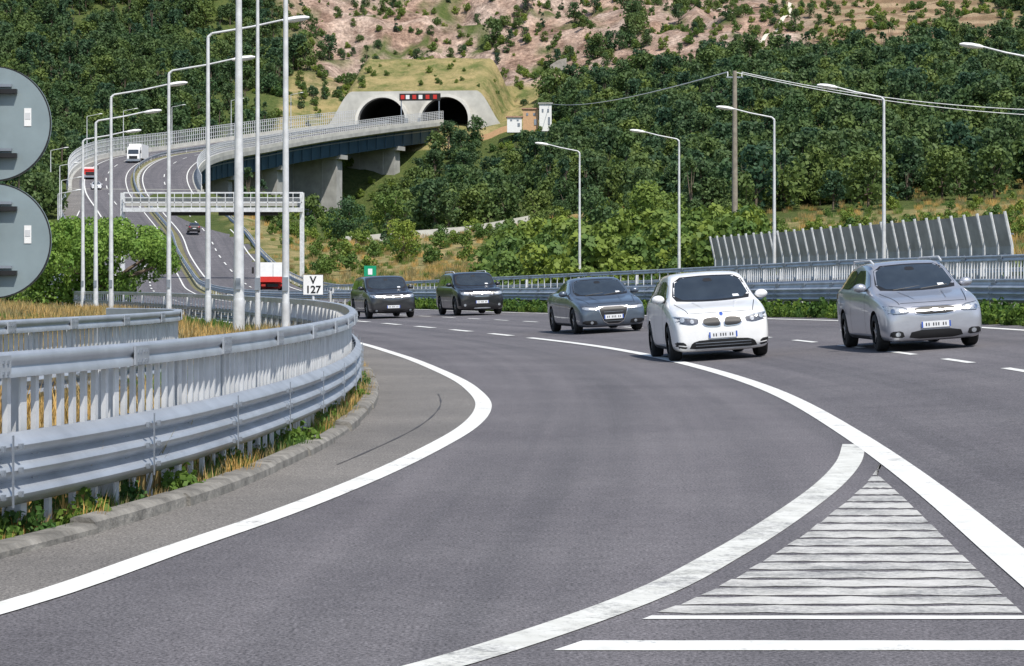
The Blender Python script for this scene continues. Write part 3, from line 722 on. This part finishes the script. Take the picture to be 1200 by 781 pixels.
    sym([(hw*.30,.30),(hw*.32,.30),(hw*.45,T_[4][0]*L),(hw*.40,T_[4][0]*L)],'t',mP,.012,0)
    patch([(-hw*.62,T_[1][4]*H+.055),(hw*.62,T_[1][4]*H+.055),(hw*.62,T_[1][4]*H+.062),(-hw*.62,T_[1][4]*H+.062)],'f',mBLACK,.003,0)
    for s in(-.5,.05): dt.tube([(s*hw,T_[4][0]*L+.14,zw0+.02),(s*hw+.5,T_[4][0]*L+.27,zw0+.07)],.009,5,mBLACK)
    hz=T_[1][4]*H
    if grille=='kidney':
        sym([(hw*.47,hz-.125),(hw*.62,hz-.15),(hw*.90,hz-.10),(hw*.955,hz+.03),(hw*.70,hz+.005),(hw*.47,hz-.035)],'f',mLAMPD,.006,1)
        for cx,cz,rr in((.60,-.082,.038),(.79,-.045,.042)): sym(circ(hw*cx,hz+cz,rr),'f',mLAMP,.016,0)
        sym([(hw*.48,hz-.050),(hw*.92,hz+.005),(hw*.94,hz+.025),(hw*.66,hz+.0),(hw*.48,hz-.036)],'f',mLAMP,.014,0)
        for s in(-1,1):
            K=[(s*.03,hz-.20),(s*.30,hz-.185),(s*.37,hz-.12),(s*.34,hz-.02),(s*.06,hz-.005),(s*.025,hz-.10)]
            patch(K,'f',mCHROME,.012,2)
            cx=s*.19;cz=hz-.105
            patch([(cx+(a-cx)*.91,cz+(b-cz)*.86) for a,b in K],'f',mBLACK,.018,2)
        patch(circ(0,hz+.03,.032),'f',mPBLUE,.012,0)
        patch([(-.62,.20),(.62,.20),(.56,.33),(.40,.37),(-.40,.37),(-.56,.33)],'f',mBLACK,.008,1)
        sym([(.64,.22),(.83,.25),(.85,.36),(.68,.34)],'f',mBLACK,.008,1)
        sym([(.62,.255),(.80,.28),(.80,.30),(.63,.275)],'f',mP,.016,0)
        patch([(-.50,.185),(.50,.185),(.50,.215),(-.50,.215)],'f',mGALVL,.014,0)
        for zz in(.26,.31): patch([(-.5,zz),(.5,zz),(.5,zz+.01),(-.5,zz+.01)],'f',mGALVD,.014,0)
        pz=.395
    elif grille=='wings':
        sym([(hw*.48,hz-.12),(hw*.88,hz-.13),(hw*.955,hz-.02),(hw*.92,hz+.04),(hw*.54,hz-.01)],'f',mLAMPD,.006,1)
        sym([(hw*.51,hz-.105),(hw*.86,hz-.115),(hw*.935,hz-.02),(hw*.90,hz+.025),(hw*.56,hz-.02)],'f',mLAMP,.012,1)
        for cx in(.64,.80): sym(circ(hw*cx,hz-.06,.038),'f',mCHROME,.02,0)
        patch([(-.32,hz-.16),(.32,hz-.16),(.40,hz-.02),(.38,hz+.0),(-.38,hz+.0),(-.40,hz-.02)],'f',mCHROME,.010,1)
        patch([(-.305,hz-.148),(.305,hz-.148),(.375,hz-.015),(-.375,hz-.015)],'f',mBLACK,.016,1)
        for zz in(-.08,): patch([(-.35,hz+zz-.008),(.35,hz+zz-.008),(.35,hz+zz+.008),(-.35,hz+zz+.008)],'f',mCHROME,.022,0)
        patch(circ(0,hz-.08,.06,.032),'f',mCHROME,.03,0)
        patch([(-.48,.20),(.48,.20),(.42,.35),(-.42,.35)],'f',mBLACK,.008,1)
        sym([(.54,.23),(.80,.25),(.78,.35),(.58,.35)],'f',mBLACK,.008,1); sym(circ(.66,.295,.045,.04),'f',mLAMP,.014,0)
        pz=.385
    elif grille=='single':
        sym([(hw*.46,hz-.13),(hw*.88,hz-.11),(hw*.95,hz+.01),(hw*.86,hz+.03),(hw*.46,hz-.03)],'f',mLAMPD,.006,1)
        sym([(hw*.52,hz-.11),(hw*.86,hz-.09),(hw*.88,hz-.01),(hw*.52,hz-.045)],'f',mLAMP,.014,1)
        patch([(-.24,.22),(.24,.22),(.38,hz-.16),(.39,hz-.01),(-.39,hz-.01),(-.38,hz-.16)],'f',mCHROME,.009,1)
        patch([(-.225,.24),(.225,.24),(.36,hz-.16),(.37,hz-.03),(-.37,hz-.03),(-.36,hz-.16)],'f',mBLACK,.015,1)
        for q in range(4):
            zz=.30+q*.08; patch([(-.26,zz),(.26,zz),(.26,zz+.008),(-.26,zz+.008)],'f',mGALVD,.02,0)
        sym([(.42,.21),(.82,.24),(.82,.34),(.46,.34)],'f',mBLACK,.008,1); sym(circ(.58,.28,.04),'f',mLAMP,.014,0)
        pz=.36
    else:
        sym([(hw*.52,hz-.16),(hw*.88,hz-.14),(hw*.95,hz+.01),(hw*.86,hz+.03),(hw*.52,hz-.02)],'f',mLAMPD,.006,1)
        sym([(hw*.56,hz-.14),(hw*.87,hz-.12),(hw*.89,hz-.01),(hw*.58,hz-.04)],'f',mLAMP,.014,1)
        patch([(-.40,hz-.20),(.40,hz-.20),(.44,hz-.02),(-.44,hz-.02)],'f',mCHROME,.009,1)
        for q in range(3):
            zz=hz-.18+q*.052; patch([(-.39,zz),(.39,zz),(.40,zz+.034),(-.40,zz+.034)],'f',mBLACK,.015,0)
        patch(circ(0,hz-.10,.05),'f',mCHROME,.024,0)
        patch([(-.62,.27),(.62,.27),(.5,.42),(-.5,.42)],'f',mBLACK,.008,1)
        sym(circ(.68,.40,.05),'f',mLAMP,.012,0)
        patch([(-.35,.25),(.35,.25),(.3,.30),(-.3,.30)],'f',mGALVL,.016,1)
        pz=.46
    patch([(-.255,pz),(.255,pz),(.255,pz+.11),(-.255,pz+.11)],'f',mPLATE,.026,0)
    sym([(.228,pz+.003),(.254,pz+.003),(.254,pz+.107),(.228,pz+.107)],'f',mPBLUE,.03,0)
    for q in (-.17,-.125,-.045,0,.045,.125,.17): patch([(q-.009,pz+.03),(q+.009,pz+.03),(q+.009,pz+.082),(q-.009,pz+.082)],'f',mBLACK,.03,0)
    dt.obj('trim_and_glass',root,ang=60)
    mr=MB()
    for s in(-1,1):
        my=T_[5][0]*L+.30; mz=T_[5][3]*H+.12
        mr.sphere((s*(hw+.055),my,mz),(.12,.08,.08),mP); mr.box((s*(hw-.04),my+.02,mz-.05),(.14,.05,.04),mBLACK)
        mr.box((s*(hw+.055),my+.06,mz),(.18,.03,.10),mGLASS)
        if rails: mr.tube([(s*hw*.68,.42*L,.97*H),(s*hw*.69,.47*L,1.015*H),(s*hw*.68,.8*L,1.01*H),(s*hw*.66,.84*L,.96*H)],.018,6,mGALVL)
    mr.obj('mirrors',root)
    for wi,yy in enumerate(wy):
        for s in(-1,1):
            w=MB(); xo=hw-.015; prof=[(.0,wheel_r*.62),(.015,wheel_r*.66),(.0,wheel_r*.93),(-.03,wheel_r),(-.18,wheel_r),(-.21,wheel_r*.93),(-.21,wheel_r*.6)]
            n=32; vv=[]
            for i in range(n):
                t=2*math.pi*i/n
                for a,r in prof: vv.append((s*(xo+a),yy+r*math.cos(t),wheel_r+r*math.sin(t)))
            k_=len(prof); w.add(vv,[(i*k_+j,((i+1)%n)*k_+j,((i+1)%n)*k_+j+1,i*k_+j+1) for i in range(n) for j in range(k_-1)],mTYRE)
            w.cyl((s*(xo-.09),yy,wheel_r),(s*(xo-.07),yy,wheel_r),wheel_r*.63,wheel_r*.63,28,mBLACK)
            for q in range(5):
                t=2*math.pi*q/5+.3; r=wheel_r*.33
                w.box((s*(xo-.03),yy+r*math.cos(t),wheel_r+r*math.sin(t)),(.03,wheel_r*.62,.055),mRIM,0,t)
            w.cyl((s*(xo-.05),yy,wheel_r),(s*(xo-.005),yy,wheel_r),.05,.045,14,mRIM)
            w.obj('wheel_%d'%(wi*2+(s>0)+1),root)
    root.location=(x,y,z); root.rotation_euler=(0,roll,rz); return root
def put(name,off,t,*a,away=False,yaw=0,**k):
    x,y,z=RP(off,t); tg,n=frame(t); rz=math.atan2(-tg[0],tg[1])+yaw; se=float(SE(t)) if off<9 else 0
    if away: rz+=math.pi
    return car(name,x,y,z+.008,rz,-math.atan(se)*(-1 if away else 1),*a,**k)
put('white_compact_car',.78,45.6,4.34,1.80,1.58,(.80,.80,.79),kind='mpv',grille='kidney')
put('silver_station_wagon',4.2,43.8,4.7,1.80,1.56,(.45,.46,.50),kind='wagon',grille='wings',metallic=.5,rails=True)
put('grey_sedan_car',2.25,66,4.6,1.84,1.45,(.10,.125,.16),kind='sedan',grille='single',metallic=.45)
put('black_suv_car',5.5,98,4.5,1.86,1.68,(.012,.012,.014),kind='suv',grille='block',wheel_r=.36,rails=True)
put('black_suv_car',2.0,98,4.5,1.86,1.64,(.02,.02,.022),kind='suv',grille='wings',wheel_r=.36)
put('distant_dark_car',12.4,385,4.3,1.8,1.5,(.03,.03,.035),kind='mpv',grille='block',away=True)
put('distant_white_car',2.0,452,4.3,1.8,1.5,(.8,.8,.8),kind='mpv',grille='kidney')
def truck(name,off,t,cab,L=11,h=3.9,away=False):
    x,y,z=RP(off,t); tg,n=frame(t); a=MB(); w=2.5
    a.box((0,L/2+1.2,h/2+.55),(w,L-2.4,h-1.1),mWHITE); 
    pr=[(0,.5),(0,1.6),(.35,h*.72),(.8,h*.8),(2.0,h*.86),(2.0,.5)]
    vs=[(s*w*.48,p,q) for s in(-1,1) for p,q in pr]; k=len(pr)
    a.add(vs,[tuple(range(k)),tuple(range(2*k-1,k-1,-1))]+[(i,(i+1)%k,k+(i+1)%k,k+i) for i in range(k)],cab)
    a.add([(-w*.42,.04,1.75),(w*.42,.04,1.75),(w*.40,.30,h*.68),(-w*.40,.30,h*.68)],[(0,1,2,3)],mGLASS)
    a.box((0,-.03,1.1),(1.6,.06,.6),mBLACK); a.box((0,-.05,.55),(2.4,.2,.35),mGALVD)
    for s in(-1,1): a.box((s*1.0,-.04,.8),(.3,.06,.2),mLAMP); a.box((s*1.42,.3,2.2),(.2,.15,.6),mBLACK); a.box((s*.9,L+.03,.8),(.4,.05,.2),mTAIL)
    for yy in(1.0,L-3,L-1.7):
        for s in(-1,1): a.cyl((s*.95,yy,.5),(s*1.24,yy,.5),.5,.5,20,mTYRE); a.cyl((s*1.24,yy,.5),(s*1.26,yy,.5),.25,.22,14,mRIM)
    a.box((0,L/2,.8),(1.0,L-1,.3),mBLACK)
    a.box((0,L+.01,1.35),(w*.98,.04,.5),cab); a.box((0,L+.02,2.2),(.03,.05,1.2),mGALVD)
    o=a.obj(name); o.location=(x,y,z+.02); o.rotation_euler=(0,0,math.atan2(-tg[0],tg[1])+(math.pi if away else 0)); return o
truck('white_truck',6.3,498,mWHITE); truck('red_and_white_truck',14.3,240,mRED,L=7,h=2.9,away=True)
truck('red_van',1.0,468,mRED,L=5.5,h=2.4)
# ------------------------------------------------------------------ vegetation
def leaves(blobs,n,size,rs,up=.25,flat=1.0,elong=1.0):
    b=np.array(blobs,float); p=b[:,3]**2; p/=p.sum(); idx=rs.choice(len(b),n,p=p)
    d=rs.normal(size=(n,3)); d[:,2]+=up; d/=np.linalg.norm(d,axis=1)[:,None]
    r=b[idx,3]*(.62+.5*rs.rand(n)**.6); pos=b[idx,:3]+d*r[:,None]*np.array([1,1,flat])
    nn=d+rs.normal(size=(n,3))*.55; nn/=np.linalg.norm(nn,axis=1)[:,None]
    q=rs.normal(size=(n,3)); a=np.cross(nn,q); a/=np.linalg.norm(a,axis=1)[:,None]; c=np.cross(nn,a)
    s=size*(.55+.9*rs.rand(n))[:,None]
    v=np.stack([pos-a*s*elong-c*s*.5,pos+a*s*elong*.3-c*s*.8,pos+a*s*elong+c*s*.5,pos-a*s*elong*.2+c*s*.8],1).reshape(-1,3)
    return v
def treeobj(name,blobs,n,size,mat,seed,trunk=True,h=4,parent=None,flat=1.0,tr=.16):
    rs=np.random.RandomState(seed); v=leaves(blobs,n,size,rs,flat=flat); a=MB()
    a.add(v.tolist(),[(4*i,4*i+1,4*i+2,4*i+3) for i in range(n)],mat)
    if trunk:
        a.tube([(0,0,-1),(.05,.02,h*.35),(.0,.1,h*.7)],[tr*1.3,tr,tr*.7],8,mBARK)
        for b in blobs[:7]: a.tube([(0,.05,h*.45),(b[0]*.5,b[1]*.5,(h*.5+b[2])*.5),(b[0],b[1],b[2])],[tr*.6,tr*.4,tr*.15],5,mBARK)
    return a.obj(name,parent,smooth=False)
def crown(seed,r,h0,h1,n,conic=0):
    q=random.Random(seed); o=[]
    for i in range(n):
        u=q.random(); z=h0+(h1-h0)*u; env=math.sin(math.pi*(.12+.80*u))**.7 if not conic else (1-u*.85)
        a=q.random()*6.28; rr=r*env*math.sqrt(q.random())*.8; o.append((rr*math.cos(a),rr*math.sin(a),z,r*(.26+.22*q.random())*(1 if not conic else 1-u*.6)))
    return o
def scatter(name,child,P,sc):
    v=[];f=[]
    for i,((x,y,z),s) in enumerate(zip(P,sc)):
        a=R.random()*6.28; c_=math.cos(a)*s*.7071; d_=math.sin(a)*s*.7071
        v+=[(x+c_,y+d_,z),(x-d_,y+c_,z),(x-c_,y-d_,z),(x+d_,y-c_,z)]; f.append((4*i,4*i+1,4*i+2,4*i+3))
    me=bpy.data.meshes.new(name); me.from_pydata(v,[],f); o=bpy.data.objects.new(name,me); S.collection.objects.link(o)
    o.instance_type='FACES'; o.use_instance_faces_scale=True; o.show_instancer_for_render=False; o.show_instancer_for_viewport=False
    child.parent=o; return o
variants=[treeobj('tree_a',crown(1,3.2,1.6,7.0,16),900,.27,mLF1,1,h=5),treeobj('tree_b',crown(2,2.8,1.4,7.8,16),850,.26,mLF2,2,h=6),
 treeobj('tree_c',crown(3,3.6,1.0,5.6,16),900,.29,mLF1,3,h=4),treeobj('tree_d',crown(4,2.2,1.0,8.2,14,1),800,.24,mLF2,4,h=6)]
xs=np.arange(-230,270,4.0); ys=np.arange(150,905,4.0); X,Y=np.meshgrid(xs,ys); X=X.ravel()+NR.uniform(-2,2,X.size);Y=Y.ravel()+NR.uniform(-2,2,Y.size)
ok=np.abs(X)<.235*Y+25; X=X[ok];Y=Y[ok]; Z=T(X,Y); rk,tr_,dr=zones(X,Y,Z); off=offs(X,np.clip(Y,-60,700))
den=np.zeros_like(X); gap=sm(.34,.46,fbm(X/17,Y/17,77))
den[(Y>345)&(X>6)]=1; den[(off<-9)&(Y>405)]=1; den[(X<=6)&(off>22)&(Y>=425)]=.6
den=den*(.25+.75*gap)
den=np.where((X<=6)&(off>22)&(Y>=425)&(fbm(X/14,Y/14,88)<.47),.05,den)
den=np.where((Y>400)&(dr>.3),.05,den); den=np.where((dr>.3)&(Y<=425),.02,den)
den=np.where(rk>.4,.14,den); den=np.where((rk>.05)&(rk<=.4),.5,den); den=np.where(tr_>.5,.05,den)
cor=(off>-6)&(off<24)
den=np.where(cor&(Y<478),0,den); den=np.where(cor&(Y>=478)&(Y<640),.04,den)
inport=(X>-50)&(X<2)&(Y>=636)&(Y<688)
den=np.where(inport,0,den)
px=X/Y
den=np.where((px>-.094)&(px<-.045)&(Y<640)&(Y>430),.02+0*den,den)
den=np.where((X>-8)&(X<15)&(Y>565)&(Y<645),.0,den)
den=np.where((Y<345),np.where((off>26)&(X>1)&(Y>165)&(X<19),.22,np.where((off<-14)&(Y>200),.25,0)),den)
den=np.where((np.abs(X-12.5)<7)&(Y>675)&(Y<703),.0,den)
keep=NR.rand(X.size)<den; X,Y,Z,rk,tr_,off,dr=[a[keep] for a in (X,Y,Z,rk,tr_,off,dr)]
sc=NR.uniform(.65,1.2,X.size)*np.where((rk>.2)|(tr_>.3),.5,1)*np.where((dr>.3),.5,1)*np.where((Y<345),.55,1)*np.where((off>-6)&(off<24)&(Y<640),.6,1)
vi=NR.randint(0,4,X.size)
for k in range(4):
    s_=vi==k; scatter('forest',variants[k],list(zip(X[s_],Y[s_],Z[s_]-.3)),sc[s_])
sh=treeobj('shrub_clump',crown(11,1.1,.3,1.5,12),700,.10,mLFB,11,trunk=False)
P=[];scs=[]
o1=lambda x,y: float(offs(np.array([x]),np.array([y]))[0])
for _ in range(420):
    y=R.uniform(150,300); x=R.uniform(-1,21)*(y/220)
    if o1(x,y)<21.5: continue
    P.append((x,y,float(T(x,y)[0])-.1)); scs.append(R.uniform(.6,2.1))
for _ in range(110):
    y=R.uniform(300,420); x=R.uniform(-38,20)
    if o1(x,y)<22: continue
    P.append((x,y,float(T(x,y)[0])-.1)); scs.append(R.uniform(.4,1.4))
for _ in range(60):
    t=R.uniform(60,150); o_=R.uniform(23.5,30); x,y,_z=RP(o_,t); P.append((x,y,float(T(x,y)[0])-.1)); scs.append(R.uniform(.4,.9))
for _ in range(130):
    y=R.uniform(180,345); x=R.uniform(.09,.25)*y; P.append((x,y,float(T(x,y)[0])-.1)); scs.append(R.uniform(.3,1.0))
for _ in range(140):
    y=R.uniform(430,640); x=R.uniform(-.094,-.045)*y; P.append((x,y,float(T(x,y)[0])-.1)); scs.append(R.uniform(.6,2.0))
for _ in range(60):
    y=R.uniform(565,640); x=R.uniform(-8,15); P.append((x,y,float(T(x,y)[0])-.1)); scs.append(R.uniform(.4,1.2))
for _ in range(220):
    y=R.uniform(110,330); x=float(LX(y))-R.uniform(10,45); P.append((x,y,float(T(x,y)[0])-.1)); scs.append(R.uniform(.3,.7) if y<150 else R.uniform(.5,1.3))
for _ in range(1000):
    y=R.uniform(640,840); x=R.uniform(-70,140); z=float(T(x,y)[0])
    if -50<x<2 and y<688: continue
    P.append((x,y,z-.1)); scs.append(R.uniform(.4,1.5))
for _ in range(26):
    a_=R.uniform(-20,20); s_=R.uniform(6,26); x,y,_z=TW(a_,0,s_); e=float(sm(16,24,abs(a_))); P.append((x,y,TZ+(8.6+.42*(s_-3.2))*(1-e)+(-2+.3*s_)*e-.2)); scs.append(R.uniform(.4,1.1))
scatter('shrubs',sh,P,scs)
for i,(x,y,s) in enumerate([(7,205,.8),(11,212,.85),(3.5,230,.75),(14,235,.85),(20,240,.7),(-14,330,.8),(-27,425,1.1),(-21,440,1.2),(-13,450,1.0)]):
    o=treeobj('broadleaf_tree',crown(30+i,3.0,.9,6.4,18),2600,.15,mLFB if i%2 else mLF1,40+i,h=4.5); o.scale=(s,s,s); o.location=(x,y,float(T(x,y)[0])-.2)
q=random.Random(5); bl=[]
for i in range(60):
    a=q.random()*6.28; rr=4.1*math.sqrt(q.random()); z=4.9+1.5*math.sqrt(max(0,1-(rr/4.2)**2))*q.uniform(.5,1)-.35*rr*q.random(); bl.append((rr*math.cos(a),rr*math.sin(a),z-1.6*q.random()**2,q.uniform(.5,.95)))
pine=treeobj('umbrella_pine_tree',bl,17000,.085,mLFP,6,h=4.6,tr=.28,flat=.75); pine.location=(-23.9,150,-1.1); pine.scale=(1.0,.97,1.05)
q=random.Random(9); bl=[(q.uniform(-3.6,3.0),q.uniform(-2,2),q.uniform(.6,3.4),q.uniform(.7,1.1)) for _ in range(26)]
u=treeobj('leafy_bush',bl,9000,.10,mLFP,8,trunk=False); u.location=(-24.8,151,-.6)
def tuft(name,n,r,h,mat,seed,wd=.006,lean=.5):
    rs=random.Random(seed); a=MB(); vs=[];fs=[]
    for i in range(n):
        t=rs.random()*6.28; rr=r*math.sqrt(rs.random()); x,y=rr*math.cos(t),rr*math.sin(t); hh=h*rs.uniform(.4,1); l=rs.uniform(.1,lean)*hh; t2=t+rs.uniform(-1,1)
        px,py=-math.sin(t2)*wd,math.cos(t2)*wd; dx,dy=math.cos(t2)*l,math.sin(t2)*l; b=len(vs)
        vs+=[(x-px,y-py,0),(x+px,y+py,0),(x+dx*.4+px,y+dy*.4+py,hh*.6),(x+dx*.4-px,y+dy*.4-py,hh*.6),(x+dx,y+dy,hh)]
        fs+=[(b,b+1,b+2,b+3),(b+3,b+2,b+4)]
    a.add(vs,fs,mat); return a.obj(name,smooth=False)
tg_=tuft('grass_tuft',60,.22,.34,mWEED,1,.008); td_=tuft('dry_tuft',70,.25,.45,mDRY,2,.006)
wd=treeobj('weed_clump',crown(21,.16,.02,.20,8),170,.022,mWEED,21,trunk=False)
Pg=[];sg=[];Pd=[];sd=[];Pw=[];sw=[]
for _ in range(1100):
    t=R.uniform(7,70); o_=float(KO(t))-R.uniform(.10,.6); x,y,z=RP(o_,t,-.02)
    q_=R.random(); clump=vn(np.array([t*.6]),np.array([3.]))[0]
    if q_<.4 and clump>.4: Pw.append((x,y,z)); sw.append(R.uniform(.4,1.1))
    elif q_<.6: Pg.append((x,y,z)); sg.append(R.uniform(.25,.6))
    else: Pd.append((x,y,z)); sd.append(R.uniform(.2,.55))
for _ in range(8000):
    t=7+125*R.random()**1.2; o_=float(KO(t))-.6-R.uniform(0,1)**1.5*28; x,y,z=RP(o_,t)
    z=float(T(x,y)[0]); 
    if vn(np.array([x*.3]),np.array([y*.12]))[0]<.45: Pg.append((x,y,z)); sg.append(R.uniform(.5,1.3))
    else: Pd.append((x,y,z)); sd.append(R.uniform(.6,1.5))
for _ in range(2600):
    t=R.uniform(38,140); o_=R.uniform(8.15,9.9); x,y,z=RP(o_,t); z=zroad(8.2,t)+(0 if o_<9.2 else .15)
    if R.random()<.75: Pw.append((x,y,z)); sw.append(R.uniform(.9,2.4))
    else: Pg.append((x,y,z)); sg.append(R.uniform(.4,1.0))
for _ in range(5000):
    y=R.uniform(100,425); x=R.uniform(-.12,.26)*y
    if o1(x,y)<21.5: continue
    z=float(T(x,y)[0])
    if R.random()<.65: Pd.append((x,y,z)); sd.append(R.uniform(1,2.6))
    else: Pg.append((x,y,z)); sg.append(R.uniform(1,2.6))
scatter('grass',tg_,Pg,sg); scatter('dry_grass',td_,Pd,sd); scatter('weeds',wd,Pw,sw)
# ------------------------------------------------------------------ light
w=bpy.data.worlds.new('World'); S.world=w; w.use_nodes=True; nt=w.node_tree
sky=nt.nodes.new('ShaderNodeTexSky'); sky.sky_type='NISHITA'; sky.sun_disc=False
sd_=Vector((.42,-.80,0)).normalized(); el=math.radians(56); sv=Vector((sd_.x*math.cos(el),sd_.y*math.cos(el),math.sin(el)))
sky.sun_elevation=el; sky.sun_rotation=math.atan2(sd_.x,sd_.y)
bg=nt.nodes['Background']; nt.links.new(sky.outputs[0],bg.inputs[0]); bg.inputs[1].default_value=.15
sl=bpy.data.lights.new('sun','SUN'); sl.energy=5.0; sl.angle=math.radians(.5); sl.color=(1,.95,.87)
so=bpy.data.objects.new('sun',sl); S.collection.objects.link(so); so.rotation_euler=(-sv).to_track_quat('-Z','Y').to_euler()
cd=bpy.data.cameras.new('camera'); cd.lens=90; cd.sensor_width=36; cd.clip_end=5000; cd.clip_start=.1; cd.shift_y=-.04875
co=bpy.data.objects.new('camera',cd); S.collection.objects.link(co); co.location=(0,0,CAMH); co.rotation_euler=(math.pi/2,0,0); S.camera=co
print('trees',len(X),'tufts',len(Pg),len(Pd),len(Pw))
